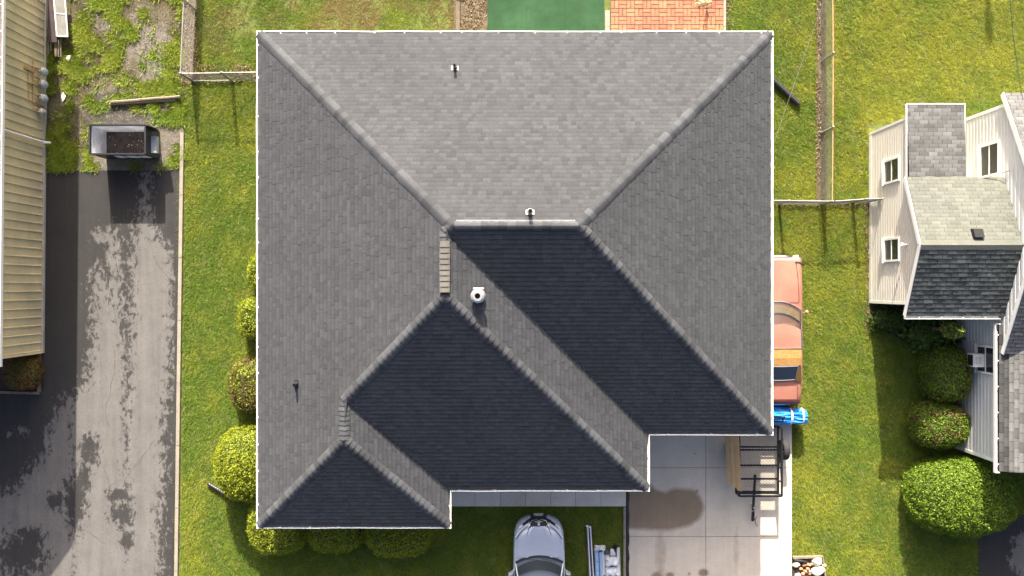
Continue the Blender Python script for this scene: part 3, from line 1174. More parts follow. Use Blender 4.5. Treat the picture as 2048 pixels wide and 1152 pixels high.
def lap(m, plane_x, y0, y1, z0, z1, expo, top=None):
    """horizontal lap siding facing -x, each course a real step; top(y)->z clips under a gable"""
    z = z0
    while z < z1 - 0.01:
        za = z
        zb = min(z + expo, z1)
        ya, yb = y0, y1
        if top:
            ys_ = [q for q in np.linspace(y0, y1, 200) if top(q) > za + expo * 0.5]
            if not ys_:
                break
            ya, yb = min(ys_), max(ys_)
        e_ = zb - za
        pr_ = [(0.0, za), (-0.026, za + 0.001), (-0.026, za + e_ * 0.52), (-0.004, za + e_ * 0.74), (-0.002, zb)]
        m.loft([[(plane_x + dx_, ya, zz_), (plane_x + dx_, yb, zz_)] for dx_, zz_ in pr_])
        z += expo


def gable_top(y):
    return GE - 0.09 + max(0.0, (RUN - abs(y - RYW))) * (GR - GE) / RUN if y < RYW + RUN - 0.3 else 2.72


m = MB()
lap(m, NX, NY0, NY1, 0.25, 3.95, 0.127, gable_top)
wing_side = m.build('siding', 'siding_white', nroot)
wing_side['kind'] = 'stuff'
m = MB()
m.box(NX, MXW + 0.1, NY0, 3.6, -0.03, GE - 0.05)
m.box(NX, 14.88, 3.6, NY1, -0.03, 2.74)
m.add([(NX, NY0, GE - 0.05), (NX, 3.24, GE - 0.05), (NX, RYW, GR - 0.08)], [(0, 1, 2)])
m.build('wall', 'siding_white', nroot)
m = MB()
m.box(NX - 0.034, NX + 0.02, NY0 - 0.02, NY0 + 0.07, 0.0, GE - 0.02)
m.box(NX - 0.034, NX + 0.02, NY1 - 0.06, NY1 + 0.02, 0.0, 2.74)
m.box(NX - 0.03, NX, NY0, NY1, -0.02, 0.22)
m.build('corner_trim', 'white_paint', nroot)


def window(root, plane_x, y0, y1, z0, z1, name='window'):
    f_ = MB()
    w_ = 0.07
    p = plane_x - 0.05
    f_.box(p, plane_x, y0, y1, z0, z0 + w_)
    f_.box(p, plane_x, y0, y1, z1 - w_, z1)
    f_.box(p + 0.002, plane_x, y0, y0 + w_, z0 + w_, z1 - w_)
    f_.box(p + 0.002, plane_x, y1 - w_, y1, z0 + w_, z1 - w_)
    o = f_.build(name, 'white_paint', root)
    s_ = MB()
    s_.box(p - 0.035, plane_x - 0.002, y0 - 0.03, y1 + 0.03, z0 - 0.035, z0 - 0.001)
    s_.build('sill', 'white_paint', o)
    s_ = MB()
    zm = (z0 + z1) / 2
    s_.box(p + 0.012, plane_x, y0 + w_, y1 - w_, zm - 0.025, zm + 0.025)
    s_.build('meeting_rail', 'white_paint', o)
    for za, zb, dx in ((z0 + w_, zm - 0.025, 0.03), (zm + 0.025, z1 - w_, 0.022)):
        g_ = MB()
        g_.box(p + dx, plane_x + 0.0, y0 + w_, y1 - w_, za, zb)
        g_.build('pane', 'glass_screen' if za < zm - 0.1 else 'glass_dark', o)
    return o


window(nroot, NX - 0.015, 3.60, 4.44, 1.18, 2.30)
window(nroot, NX - 0.015, 0.90, 1.72, 1.18, 2.30)
# spotlight on the gable wall
l_ = MB()
l_.lathe([(0.05, 0), (0.06, 0.03), (0.03, 0.05)], (0, 0, 0), 12, axis='x')
m = MB()
m.tube([(NX, 1.42, 2.75), (NX - 0.16, 1.42, 2.78)], 0.03, 8)
m.tube([(NX - 0.14, 1.42, 2.79), (NX - 0.18, 1.39, 2.70)], [0.025, 0.04], 10)
m.tube([(NX - 0.14, 1.42, 2.79), (NX - 0.17, 1.47, 2.71)], [0.025, 0.04], 10)
m.build('spotlight', 'white_paint', nroot)

# wing roof: two slopes + low-slope addition
EX0 = NX - 0.14
slN = [(MXW, RYW + RUN, GE), (EX0, RYW + RUN, GE), (EX0, RYW, GR), (MXW, RYW, GR)]
slS = [(EX0, RYW - RUN, GE), (MXW, RYW - RUN, GE), (MXW, RYW, GR), (EX0, RYW, GR)]
AX0, AX1, AY0, AY1 = 13.0, 14.88, RYW + RUN - 0.12, 6.04
slA = [(AX1, AY1, 2.80), (AX0, AY1, 2.80), (AX0, AY0, 2.93), (AX1, AY0, 2.93)]
m = MB()
for p in (slN, slS, slA):
    m.add([(a, b, c - 0.012) for a, b, c in p], [(0, 1, 2, 3)])
    m.add([(a, b, c - 0.13) for a, b, c in p], [(3, 2, 1, 0)])
m.build('roof_deck', 'underlay', nroot)
rng = random.Random(5)
tA = shingle_tabs(slA, (-1, 0, 0), 0.132, 0.3, 0.305, rng, thick=(0.007, 0.010), regular=True, tones=(0.72, 1.22), over=0.01)
tN = shingle_tabs(slN, (-1, 0, 0), 0.135, 0.3, 0.305, rng, thick=(0.007, 0.010), regular=True, tones=(0.90, 1.10), over=0.01, gap=0.0035)
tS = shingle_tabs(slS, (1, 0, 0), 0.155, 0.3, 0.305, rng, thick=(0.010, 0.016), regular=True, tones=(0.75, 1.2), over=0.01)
lay(nroot, tA, 'shingle_old', 120)
lay(nroot, tN, 'shingle_moss', 170)
lay(nroot, tS, 'shingle_shaded', 0)
# ridge roll and flashing strip
m = MB()
m.loft([[(x_, RYW + 0.16, GR - 0.052), (x_, RYW, GR + 0.018), (x_, RYW - 0.16, GR - 0.052)] for x_ in np.linspace(EX0 - 0.01, MXW, 12)], tone=0.95)
m.build('ridge_strip', 'shingle_moss', nroot)
m = MB()
m.loft([[(x_, AY0 - 0.03 + 0.015 * math.sin(x_ * 9), GE + 0.010), (x_, AY0 + 0.13 + 0.02 * math.sin(x_ * 7), 2.945)] for x_ in np.linspace(AX0, AX1, 20)])
mat('flashing_tar', (0.16, 0.125, 0.10), rough=0.9, var=0.4, scale=5)
m.build('flashing', 'flashing_tar', nroot)
# white rake boards and gutters of the wing
m = MB()
for (a, b) in (((EX0 - 0.012, RYW + RUN, GE), (EX0 - 0.012, RYW, GR)), ((EX0 - 0.012, RYW - RUN, GE), (EX0 - 0.012, RYW, GR))):
    m.bar((a[0] - .006, a[1], a[2] - 0.092), (b[0] - .006, b[1], b[2] - 0.092), 0.03, 0.15)
m.build('rake_board', 'white_paint', nroot)
m = MB()
m.box(EX0 - 0.03, MXW - 0.15, RYW - RUN - 0.10, RYW - RUN - 0.085, GE - 0.10, GE + 0.01)
m.box(EX0 - 0.03, MXW - 0.15, RYW - RUN - 0.085, RYW - RUN + 0.0, GE - 0.10, GE - 0.085)
for k in range(4):
    m.box(13.3 + k * 0.72, 13.33 + k * 0.72, RYW - RUN - 0.085, RYW - RUN + 0.02, GE - 0.004, GE + 0.004)
m.build('gutter', 'white_paint', nroot)
m = MB()
m.box(AX0 - 0.03, AX0 - 0.005, AY0, AY1, 2.72, 2.81)
m.box(AX0 - 0.03, AX1 + 0.02, AY1, AY1 + 0.03, 2.70, 2.82)
m.box(AX1 + 0.003, AX1 + 0.03, AY0, AY1 - 0.001, 2.70, 2.80)
m.build('fascia', 'white_paint', nroot)
# box vent on the sunny slope
vy_, vx_ = 1.72, 14.72
vz_ = GR - (vy_ - RYW) * (GR - GE) / RUN
m = MB()
m.add([(vx_ - 0.19, vy_ - 0.14, vz_ - 0.02), (vx_ + 0.19, vy_ - 0.14, vz_ - 0.02), (vx_ + 0.19, vy_ + 0.18, vz_ - 0.12), (vx_ - 0.19, vy_ + 0.18, vz_ - 0.12),
       (vx_ - 0.14, vy_ - 0.12, vz_ + 0.17), (vx_ + 0.16, vy_ - 0.12, vz_ + 0.17), (vx_ + 0.16, vy_ + 0.14, vz_ + 0.06), (vx_ - 0.14, vy_ + 0.14, vz_ + 0.06)],
      [(4, 5, 6, 7), (0, 1, 5, 4), (1, 2, 6, 5), (2, 3, 7, 6), (3, 0, 4, 7)])
m.build('roof_vent', 'black_steel', nroot)

# main body of the neighbour house: gable end facing us, and a lower south part
my0, my1, mze, mpitch = -2.15, 6.36, 3.03, 0.48
mry = (my0 + my1) / 2
mrz = mze + (my1 - mry) * mpitch
mtop = lambda y: mze + 0.0 + ((my1 - mry) - abs(y - mry)) * mpitch - 0.22
m = MB()
lap(m, MXW, -1.85, 6.0, 0.2, mrz, 0.19, mtop)
lap(m, MXW + 0.03, -5.8, -1.85, 0.2, 2.75, 0.19)
sd = m.build('siding', 'siding_cool', nroot)
sd['kind'] = 'stuff'
m = MB()
m.box(MXW, 26, -1.85, 6.0, -0.03, mze)
m.add([(MXW, -1.85, mze), (MXW, 6.0, mze), (MXW, mry, mrz - 0.1)], [(0, 1, 2)])
m.box(MXW + 0.03, 26, -5.8, -1.85, -0.03, 2.75)
m.build('wall', 'siding_cool', nroot)
m = MB()
m.box(MXW - 0.034, MXW + 0.02, 5.92, 6.03, 0, 3.0)
m.build('corner_trim', 'white_paint', nroot)
m = MB()
m.box(MXW - 0.005, MXW + 0.05, -5.83, -5.72, 0, 2.75)
m.build('corner_trim', 'white_paint', nroot)
BX = MXW - 0.06
msN = [(26, my1, mze), (BX, my1, mze), (BX, mry, mrz), (26, mry, mrz)]
msS = [(BX, my0, mze), (26, my0, mze), (26, mry, mrz), (BX, mry, mrz)]
SEX, SEZ = 15.98, 2.86
msW = [(SEX, -1.22, SEZ), (SEX, -6.02, SEZ), (SEX + 4.0, -6.02, SEZ + 1.4), (SEX + 4.0, -1.22, SEZ + 1.4)]
m = MB()
for p in (msN, msS, msW):
    m.add([(a, b, c - 0.012) for a, b, c in p], [(0, 1, 2, 3)])
    m.add([(a, b, c - 0.14) for a, b, c in p], [(3, 2, 1, 0)])
m.build('roof_deck', 'underlay', nroot)
clipx = 18.4
tM = []
for p, u in (([(min(a, clipx), b, c) for a, b, c in msN], (-1, 0, 0)), ([(min(a, clipx), b, c) for a, b, c in msS], (1, 0, 0))):
    tM += shingle_tabs(p, u, 0.14, 0.3, 0.305, rng, thick=(0.007, 0.010), regular=True, tones=(0.8, 1.15), over=0.01)
p = [(SEX, -1.22, SEZ), (SEX, -6.02, SEZ), (SEX + 2.0, -6.02, SEZ + 0.7), (SEX + 2.0, -1.22, SEZ + 0.7)]
tM += shingle_tabs(p, (0, -1, 0), 0.145, 0.3, 0.32, rng, thick=(0.008, 0.012), regular=True, tones=(0.7, 1.15), over=0.01)
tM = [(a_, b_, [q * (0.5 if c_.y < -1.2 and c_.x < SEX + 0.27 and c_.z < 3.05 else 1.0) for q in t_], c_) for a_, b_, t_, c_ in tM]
lay(nroot, tM, 'shingle_old', 0)
m = MB()
for ya, yb in ((my1, mry), (my0, mry)):
    m.bar((BX - 0.018, ya, mze - 0.10), (BX - 0.018, yb, mrz - 0.10), 0.03, 0.16)
m.build('rake_board', 'white_paint', nroot)
m = MB()
m.box(SEX - 0.12, SEX - 0.10, -6.04, -1.20, SEZ - 0.11, SEZ + 0.0)
m.box(SEX - 0.10, SEX + 0.0, -6.04, -1.20, SEZ - 0.11, SEZ - 0.09)
m.box(SEX - 0.12, SEX + 0.05, -1.2, -1.17, SEZ - 0.11, SEZ + 0.01)
m.box(SEX - 0.12, SEX + 0.02, -6.07, -6.04, SEZ - 0.11, SEZ + 0.01)
for k in range(6):
    m.box(SEX - 0.12, SEX + 0.0, -5.8 + k * 0.85, -5.77 + k * 0.85, SEZ - 0.012, SEZ - 0.004)
m.build('gutter', 'white_paint', nroot)
window(nroot, MXW - 0.015, 3.75, 4.88, 1.62, 2.72)
acw = window(nroot, MXW + 0.01, -2.92, -1.95, 1.38, 2.45)
# window air conditioner
ac = thing('window_air_conditioner', 'white window air conditioner sticking out of the shaded white wall', 'air conditioner', (MXW, -2.5, 1.4))
m = MB()
m.box(MXW - 0.38, MXW + 0.0, -2.70, -2.25, 1.46, 1.84)
m.build('case', 'white_paint', ac)
m = MB()
m.box(MXW - 0.387, MXW - 0.38, -2.66, -2.29, 1.50, 1.80)
m.build('grille', 'black_plastic', ac)
m = MB()
for k in range(5):
    m.box(MXW - 0.34 + k * 0.05, MXW - 0.32 + k * 0.05, -2.60, -2.35, 1.8405, 1.845)
m.build('top_vents', 'gas_grey', ac)

# ================================================================== TAN METAL BUILDING (left)
lroot = thing('metal_sided_building', 'tan ribbed metal sided building along the left edge', 'building', (-17.085, -2.35, 0), -0.0094, local=True)
LW = 15.6
m = MB()
m.box(-8, -0.03, 0.0, LW, 0.0, 3.3)
m.build('wall', 'metal_siding', lroot)
PW = 0.307
pr = MB()
pr.add([(-0.005, 0.0, 0.12), (-0.005, PW, 0.12), (-0.005, PW, 3.25), (-0.005, 0.0, 3.25)], [(0, 1, 2, 3)], tone=1.0)
pr.add([(-0.006, -0.022, 0.12), (0.032, -0.012, 0.12), (0.032, 0.012, 0.12), (-0.006, 0.022, 0.12),
        (-0.006, -0.022, 3.25), (0.032, -0.012, 3.25), (0.032, 0.012, 3.25), (-0.006, 0.022, 3.25)],
       [(0, 1, 5, 4), (1, 2, 6, 5), (2, 3, 7, 6)], tone=1.12)
p0 = None
for k in range(int(LW / PW)):
    if p0 is None:
        p0 = pr.build('wall_panel', 'metal_siding', lroot)
        o = p0
    else:
        o = copy_part(p0, lroot, 'wall_panel')
    o.location = (R.uniform(-0.004, 0.002), 0.08 + k * PW, 0)
m = MB()
m.box(-0.02, 0.036, -0.02, 0.055, 0.0, 3.26, tone=1.15)
m.build('corner_trim', 'metal_siding', lroot)
m = MB()
m.box(-0.1, 0.07, -0.01, LW, -0.03, 0.12)
m.build('foundation', 'concrete_old', lroot)
m = MB()
m.box(-8, 0.50, -0.15, LW, 3.28, 3.31)
m.build('soffit', 'white_paint', lroot)
m = MB()
m.add([(0.55, -0.18, 3.40), (0.55, LW, 3.40), (-4.0, LW, 6.2), (-4.0, -0.18, 6.2), (-8.5, -0.18, 3.4), (-8.5, LW, 3.4)], [(0, 1, 2, 3), (3, 2, 5, 4)])
m.add([(0.55, -0.18, 3.31), (-4, -0.18, 6.1), (-8.5, -0.18, 3.31)], [(0, 1, 2)])
m.build('roof', 'timber_dark', lroot)
m = MB()
m.box(0.50, 0.515, -0.18, LW, 3.28, 3.40)
m.box(0.515, 0.61, -0.18, LW, 3.28, 3.295)
m.box(0.61, 0.63, -0.18, LW, 3.28, 3.41)
gt = m.build('gutter', 'white_paint', lroot)
m = MB()
for k in range(18):
    m.box(0.50, 0.63, 0.4 + k * 0.85, 0.43 + k * 0.85, 3.412, 3.418)
m.build('gutter_hangers', 'white_paint', gt)
m = MB()
dy_ = W(0, 287)[1] + 2.35
m.tube([(0.55, dy_, 3.3), (0.45, dy_, 3.12), (0.12, dy_, 2.85), (0.09, dy_, 2.6), (0.09, dy_, 0.5), (0.10, dy_, 0.25), (0.30, dy_, 0.14)], 0.042, 4)
m.build('downspout', 'white_paint', lroot)

# gas meters on the left wall
for k, (py, lb) in enumerate(((146, 'first'), (171, 'second'), (199, 'third'), (226, 'lowest'))):
    cx, cy = -16.79 - 0.03 * (k == 3), W(0, py)[1] * 0.99
    gm = thing('gas_meter', 'grey gas meter by the tan metal wall, %s from the top of the row' % lb, 'gas meter', (cx, cy, 0), group='gas meters on the tan wall')
    s_ = 0.8 if k == 3 else 1.0
    m = MB()
    rings = []
    for zz, rr in ((0.30, 0.10), (0.34, 0.135), (0.46, 0.15), (0.56, 0.14), (0.62, 0.09)):
        rings.append([(cx + rr * s_ * 0.85 * math.cos(a), cy + rr * s_ * 1.05 * math.sin(a), zz) for a in np.linspace(0, 2 * math.pi, 15)[:-1]])
    m.loft(rings, closed=True, caps=True)
    m.build('body', 'gas_grey', gm, smooth=True)
    m = MB()
    m.tube([(cx, cy + 0.06, 0.6), (cx, cy + 0.06, 0.78), (cx - 0.16, cy + 0.06, 0.80)], 0.02, 6)
    m.tube([(cx, cy - 0.06, 0.6), (cx, cy - 0.06, 0.74), (cx + 0.10, cy - 0.05, 0.74)], 0.018, 6)
    m.build('pipe', 'gas_pipe', gm)
    m = MB()
    m.lathe([(0.05, 0), (0.05, 0.02), (0.001, 0.022)], (cx + 0.02, cy, 0.615), 12)
    m.build('dial', 'paper', gm)
gp = thing('gas_manifold', 'tan gas pipe run feeding the grey meters', 'pipe', (-16.93, 7.2, 0))
m = MB()
m.tube([(-16.93, W(0, 130)[1], 0.80), (-16.94, W(0, 215)[1], 0.80), (-16.94, W(0, 218)[1], 0.02)], 0.026, 8)
m.tube([(-16.97, W(0, 150)[1], 1.05), (-16.97, W(0, 216)[1], 1.02)], 0.022, 8)
m.build('pipe', 'gas_pipe', gp)
m = MB()
m.box(-17.05, -16.9, W(0, 157)[1], W(0, 152)[1], 0.76, 1.3)
m.box(-17.05, -16.9, W(0, 181)[1], W(0, 178)[1], 0.76, 1.1)
m.build('bracket', 'gas_pipe', gp)

# boards and panels stored along the wall
m = MB()
a = [W(96, -8, .3), W(112, -8, .3), W(113, 84, .3), W(95, 84, .3)]
m.prism(a, 0.24, 0.28)
tag(m.build('plywood_sheet', 'sheet_plum'), 'dark plum sheet lying along the tan metal wall', 'board')
t = thing('old_door', 'grey white door slab lying on the plum sheet', 'door', (*W(120, 30), 0))
m = MB()
m.prism([W(106, -10, .35), W(130, -10, .35), W(136, 74, .35), W(113, 73, .35)], 0.30, 0.34)
m.build('slab', 'door_panel', t)
m = MB()
for a, b in (((106.8, -10), (113.6, 73)), ((129.4, -10), (135.4, 74)), ((112, 27), (131, 28)), ((113.5, 72), (135.5, 73))):
    m.bar((*W(*a, .35), 0.345), (*W(*b, .35), 0.345), 0.035, 0.02)
m.build('trim', 'paper', t)
for k, (a, b, c, d) in enumerate(((97, 84, 98, 108), (102, 84, 103, 103), (112, 83, 112, 113), (117, 80, 118, 114), (121, 78, 123, 115))):
    m = MB()
    m.bar((*W(a, b, .2), 0.20), (*W(c, d, .1), 0.12), (0.05, 0.04, 0.08, 0.05, 0.035)[k], 0.04)
    tag(m.build('scrap_board', 'weathered_wood'), ('scrap board nearest the tan wall, below the plum sheet', 'shortest scrap board below the plum sheet, second from the wall', 'widest scrap board below the plum sheet', 'scrap board below the plum sheet, second from the lawn side', 'thinnest outermost scrap board below the plum sheet')[k], 'board', 'scrap boards below the plum sheet')
for nm, poly, lb in (('paper_scrap', [(126, 187), (130, 186), (131, 191), (134, 192), (131, 200), (127, 204), (125, 196)], 'white paper scrap in the shade near the third gas meter'),
                     ('paper_scrap', [(136, 113), (143, 112), (142, 119), (138, 124), (135, 120)], 'crumpled white paper scrap in the shade near the old door')):
    m = MB()
    pts = [(*W(a, b), 0.05 + 0.03 * R.random()) for a, b in poly]
    c = (sum(p[0] for p in pts) / len(pts), sum(p[1] for p in pts) / len(pts), 0.10)
    m.add(pts + [c], [(i, (i + 1) % len(pts), len(pts)) for i in range(len(pts))])
    tag(m.build(nm, 'paper'), lb, 'paper')

# two fence posts lying on the gravel
for k, (a, b, lb) in enumerate((((219, 208, ), (351, 199), 'lower of two weathered posts lying on the gravel'), ((222, 205), (361, 193.5), 'upper of two weathered posts lying on the gravel'))):
    m = MB()
    p, q = Vector((*W(*a, .1), 0.08 + 0.03 * k)), Vector((*W(*b, .1), 0.07 + 0.06 * k))
    m.tube([p.lerp(q, s / 6) + Vector((0, 0.006 * math.sin(s * 2 + k), 0)) for s in range(7)], [0.058, 0.056, 0.058, 0.054, 0.056, 0.053, 0.05], 7)
    tag(m.build('wooden_post', 'weathered_wood'), lb, 'post', 'two posts lying on the gravel')

# ================================================================== DUMPSTER
dx0, dx1 = W(180, 0, 1.12)[0], W(291, 0, 1.12)[0]
dy1, dy0 = W(0, 250, 1.12)[1], W(0, 308, 1.12)[1]
dz = 1.12
dp = thing('dumpster', 'open black dumpster with pale inside walls at the head of the asphalt', 'dumpster', ((dx0 + dx1) / 2, (dy0 + dy1) / 2, 0))
tw = 0.03
m = MB()
m.box(dx0, dx0 + tw, dy0, dy1, 0.02, dz)
m.box(dx1 - tw, dx1, dy0, dy1, 0.02, dz)
m.box(dx0 + tw, dx1 - tw, dy0, dy0 + tw, 0.02, dz - 0.002)
m.box(dx0 + tw, dx1 - tw, dy1 - tw, dy1, 0.02, dz - 0.002)
m.build('shell', 'dumpster_black', dp)
m = MB()
i_ = 0.003
m.add([(dx0 + tw + i_, dy0 + tw + i_, 0.04), (dx0 + tw + i_, dy1 - tw - i_, 0.04), (dx0 + tw + i_, dy1 - tw - i_, dz - 0.04), (dx0 + tw + i_, dy0 + tw + i_, dz - 0.04),
       (dx1 - tw - i_, dy1 - tw - i_, 0.04), (dx1 - tw - i_, dy1 - tw - i_, dz - 0.04), (dx1 - tw - i_, dy0 + tw + i_, 0.04), (dx1 - tw - i_, dy0 + tw + i_, dz - 0.04)],
      [(0, 1, 2, 3), (1, 4, 5, 2), (4, 6, 7, 5), (6, 0, 3, 7)])
m.build('lining', 'dumpster_inside', dp)
m = MB()
m.box(dx0 + tw, dx1 - tw, dy0 + tw, dy1 - tw, 0.02, 0.05)
m.build('floor', 'dumpster_floor', dp)
m = MB()
for a, b in (((dx0, dy0), (dx1, dy0)), ((dx0, dy1), (dx1, dy1)), ((dx0, dy0), (dx0, dy1)), ((dx1, dy0), (dx1, dy1))):
    m.bar((a[0], a[1], dz + 0.02), (b[0], b[1], dz + 0.02), 0.05, 0.045)
m.build('rim', 'dumpster_black', dp)
m = MB()
m.box(dx1 + 0.002, dx1 + 0.20, dy0 + 0.12, dy1 - 0.30, 0.50, 0.70)
m.build('lift_pocket', 'gas_grey', dp)
m = MB()
m.add([(dx1, dy1, dz), (dx1 + 0.36, dy1 - 0.10, dz - 0.05), (dx1 + 0.30, dy1 - 0.16, 0.65), (dx1, dy1 - 0.12, 0.6)], [(0, 1, 2, 3)])
m.build('flap', 'dumpster_black', dp)
for a, b in ((232, 250), (255, 277), (281, 298)):
    m = MB()
    xa, xb = W(a, 0, .6)[0], W(b, 0, .6)[0]
    m.box(xa, min(xb, dx1 - 0.02), dy0 - 0.012, dy0 - 0.004, 0.35, 0.78)
    m.build('sticker', 'paper', dp)
rl = MB()
for k in range(34):
    x, y = R.uniform(dx0 + 0.1, dx1 - 0.1), R.uniform(dy0 + 0.1, dy1 - 0.1)
    s_ = R.uniform(0.006, 0.02)
    a = R.random() * 6
    rl.add([(x + s_ * math.cos(a + q), y + s_ * math.sin(a + q), 0.053 + 0.02 * R.random()) for q in (0, 1.7, 3, 4.6)], [(0, 1, 2, 3)])
rl.build('residue', 'paper', dp)['kind'] = 'stuff'

# ================================================================== FENCES
def chain(m, a, b, h, cell=0.075, r=0.0028, z0=0.03):
    """woven diagonal wires between two ground points"""
    a, b = Vector((*a, 0)), Vector((*b, 0))
    d = b - a
    L_ = d.length
    d.normalize()
    n = int((L_ + h) / cell)
    for sgn in (1, -1):
        for k in range(n + 1):
            s0 = k * cell - h if sgn > 0 else k * cell
            p0, p1 = (s0, 0.0), (s0 + sgn * h, h)
            (x0, y0), (x1, y1) = p0, p1
            if x0 > x1:
                x0, y0, x1, y1 = x1, y1, x0, y0
            if x1 <= 0 or x0 >= L_:
                continue
            if x0 < 0:
                y0 += (y1 - y0) * (0 - x0) / (x1 - x0)
                x0 = 0
            if x1 > L_:
                y1 -= (y1 - y0) * (x1 - L_) / (x1 - x0)
                x1 = L_
            A = a + d * x0 + Vector((0, 0, z0 + y0))
            B = a + d * x1 + Vector((0, 0, z0 + y1))
            m.tube([A, B], r, 3, caps=False)


def fence(name, label, pts, h, rail='steel_rail', post_r=0.03, bottom=False, cat='fence', posts=None):
    f_ = thing(name, label, cat, (*pts[0], 0))
    pp = posts if posts is not None else pts
    for p in pp:
        m = MB()
        m.tube([(p[0], p[1], -0.02), (p[0], p[1], h + 0.05)], post_r, 10)
        m.lathe([(post_r * 1.15, h + 0.04), (post_r * 1.1, h + 0.07), (0.001, h + 0.09)], (p[0], p[1], 0), 10)
        m.build('post', 'steel_rail', f_)
    for a, b in zip(pts[:-1], pts[1:]):
        m = MB()
        m.tube([(*a, h), (*b, h)], 0.021, 8)
        m.build('top_rail', rail, f_)
        if bottom:
            m = MB()
            m.tube([(*a, 0.08), (*b, 0.08)], 0.019, 8)
            m.build('bottom_rail', rail, f_)
        m = MB()
        chain(m, a, b, h - 0.05)
        o = m.build('mesh', 'wire', f_)
        o['kind'] = 'stuff'
    return f_


FH = 1.07
c0 = W(385, 163)
c1 = W(466, 162)
fence('chain_link_fence', 'chain link fence running up from the corner left of the big roof', [c0, (c0[0] + 0.12, c0[1] + 2.6), (c0[0] + 0.24, c0[1] + 5.4)], FH)
fence('chain_link_gate', 'chain link gate between the two posts left of the big roof', [(c0[0] + 0.05, c0[1]), (c1[0] - 0.06, c1[1])], FH, bottom=True, cat='gate', post_r=0.02)
fence('chain_link_fence', 'short chain link fence from the gate post to the big roof', [c1, (-7.95, c1[1] + 0.03)], FH + 0.03)
p_h, p_a, p_b, p_c = (8.1, W(0, 407)[1]), W(1557, 408), W(1641, 409), W(1706, 405)
p_d = (12.96, W(0, 404)[1])
fence('chain_link_gate', 'chain link gate nearest the right eave of the big roof', [(p_a[0] + 0.05, p_a[1]), (p_b[0] - 0.08, p_b[1])], FH, bottom=True, cat='gate', post_r=0.02)
fence('chain_link_gate', 'chain link gate nearest the white sided house', [(p_b[0] + 0.10, p_b[1]), (p_c[0] - 0.06, p_c[1])], FH, bottom=True, cat='gate', post_r=0.02)
fence('chain_link_fence', 'short chain link fence panel against the white sided wall', [p_c, p_d], FH + 0.02, bottom=True)
fence('chain_link_fence', 'short chain link fence panel tucked under the right eave', [p_h, p_a], FH + 0.02)
fence('chain_link_fence', 'long chain link fence with rusty rail dividing the two back yards',
      [p_b, (p_b[0] + 0.02, p_b[1] + 2.6), (p_b[0] + 0.03, p_b[1] + 5.2), (p_b[0] + 0.0, p_b[1] + 9.0)], FH, rail='rust_rail')

# ================================================================== RED COUPE
def mirror_ring(half):
    return [(-x, y, z) for x, y, z in half[::-1]] + half[1:] if half[0][0] == 0 else [(-x, y, z) for x, y, z in half[::-1]] + half


def body_ring(y, w, zt, zs, crown=0.02, sill=0.24, wb=None):
    wb = wb or w * 0.94
    half = [(0, y, zt), (w * 0.35, y, zt - crown * 0.2), (w * 0.66, y, zt - crown * 0.7), (w * 0.84, y, zt - crown * 1.3), (w * 0.95, y, zs + (zt - crown * 1.3 - zs) * 0.45),
            (w, y, zs - 0.06), (w * 0.995, y, (zs + sill) / 2), (w * 0.985, y, sill + 0.12), (wb, y, sill)]
    return mirror_ring(half)


def wheel(root, x, y, r=0.33, wd=0.21):
    t_ = MB()
    t_.lathe([(r * 0.62, -wd / 2), (r * 0.93, -wd / 2), (r, -wd / 2 + 0.04), (r, wd / 2 - 0.04), (r * 0.93, wd / 2), (r * 0.62, wd / 2)], (x, y, r), 24, axis='x')
    w_ = t_.build('wheel', 'rubber', root)
    m = MB()
    sg = 1 if x > 0 else -1
    m.lathe([(r * 0.62, sg * wd * 0.40), (r * 0.50, sg * wd * 0.34), (r * 0.18, sg * wd * 0.42), (0.001, sg * wd * 0.44)], (x, y, r), 20, axis='x')
    m.build('rim', 'chrome', w_)


RCX, RCY = 9.36, -1.49
rc = thing('red_coupe', 'faded red coupe with tan vinyl half roof parked under the right eave', 'car', (RCX, RCY, 0.02), local=True)
st = [(-2.64, .84, .60, .55), (-2.60, .87, .80, .70), (-2.50, .89, .865, .76), (-2.2, .905, .90, .80), (-1.7, .925, .925, .84), (-0.9, .925, .93, .85), (0.2, .92, .93, .85), (1.0, .92, .94, .85),
      (1.6, .915, .945, .85), (2.1, .905, .93, .83), (2.45, .89, .90, .80), (2.56, .87, .85, .76), (2.60, .85, .62, .56)]
m = MB()
m.loft([body_ring(y, w, zt, zs) for y, w, zt, zs in st], caps=True)
rb = m.build('body', 'car_red', rc, smooth=True)
# hood panel with centre crease, trunk lid
m = MB()
rings = []
for y, w in ((0.98, .74), (1.4, .73), (1.9, .70), (2.3, .66), (2.46, .62)):
    zt = np.interp(y, [s[0] for s in st], [s[2] for s in st])
    half = [(0, y, zt + 0.022), (w * .12, y, zt + 0.012), (w * .5, y, zt + 0.010), (w * .93, y, zt + 0.001), (w, y, zt - 0.02)]
    rings.append(mirror_ring(half))
m.loft(rings)
m.build('hood', 'car_red', rc, smooth=True)
m = MB()
rings = []
for y, w in ((-1.86, .70), (-2.1, .71), (-2.44, .71)):
    zt = np.interp(y, [s[0] for s in st], [s[2] for s in st])
    rings.append(mirror_ring([(0, y, zt + 0.012), (w * .6, y, zt + 0.007), (w * .95, y, zt - 0.002), (w, y, zt - 0.03)]))
m.loft(rings)
m.build('trunk_lid', 'car_red', rc, smooth=True)
m = MB()
m.loft([mirror_ring([(0, y, z), (.5, y, z - .004), (.82, y, z - .03)]) for y, z in ((-2.45, .885), (-2.52, .868), (-2.60, .80), (-2.645, .66))])
m.build('tail_panel', 'car_red_dark', rc)
m = MB()
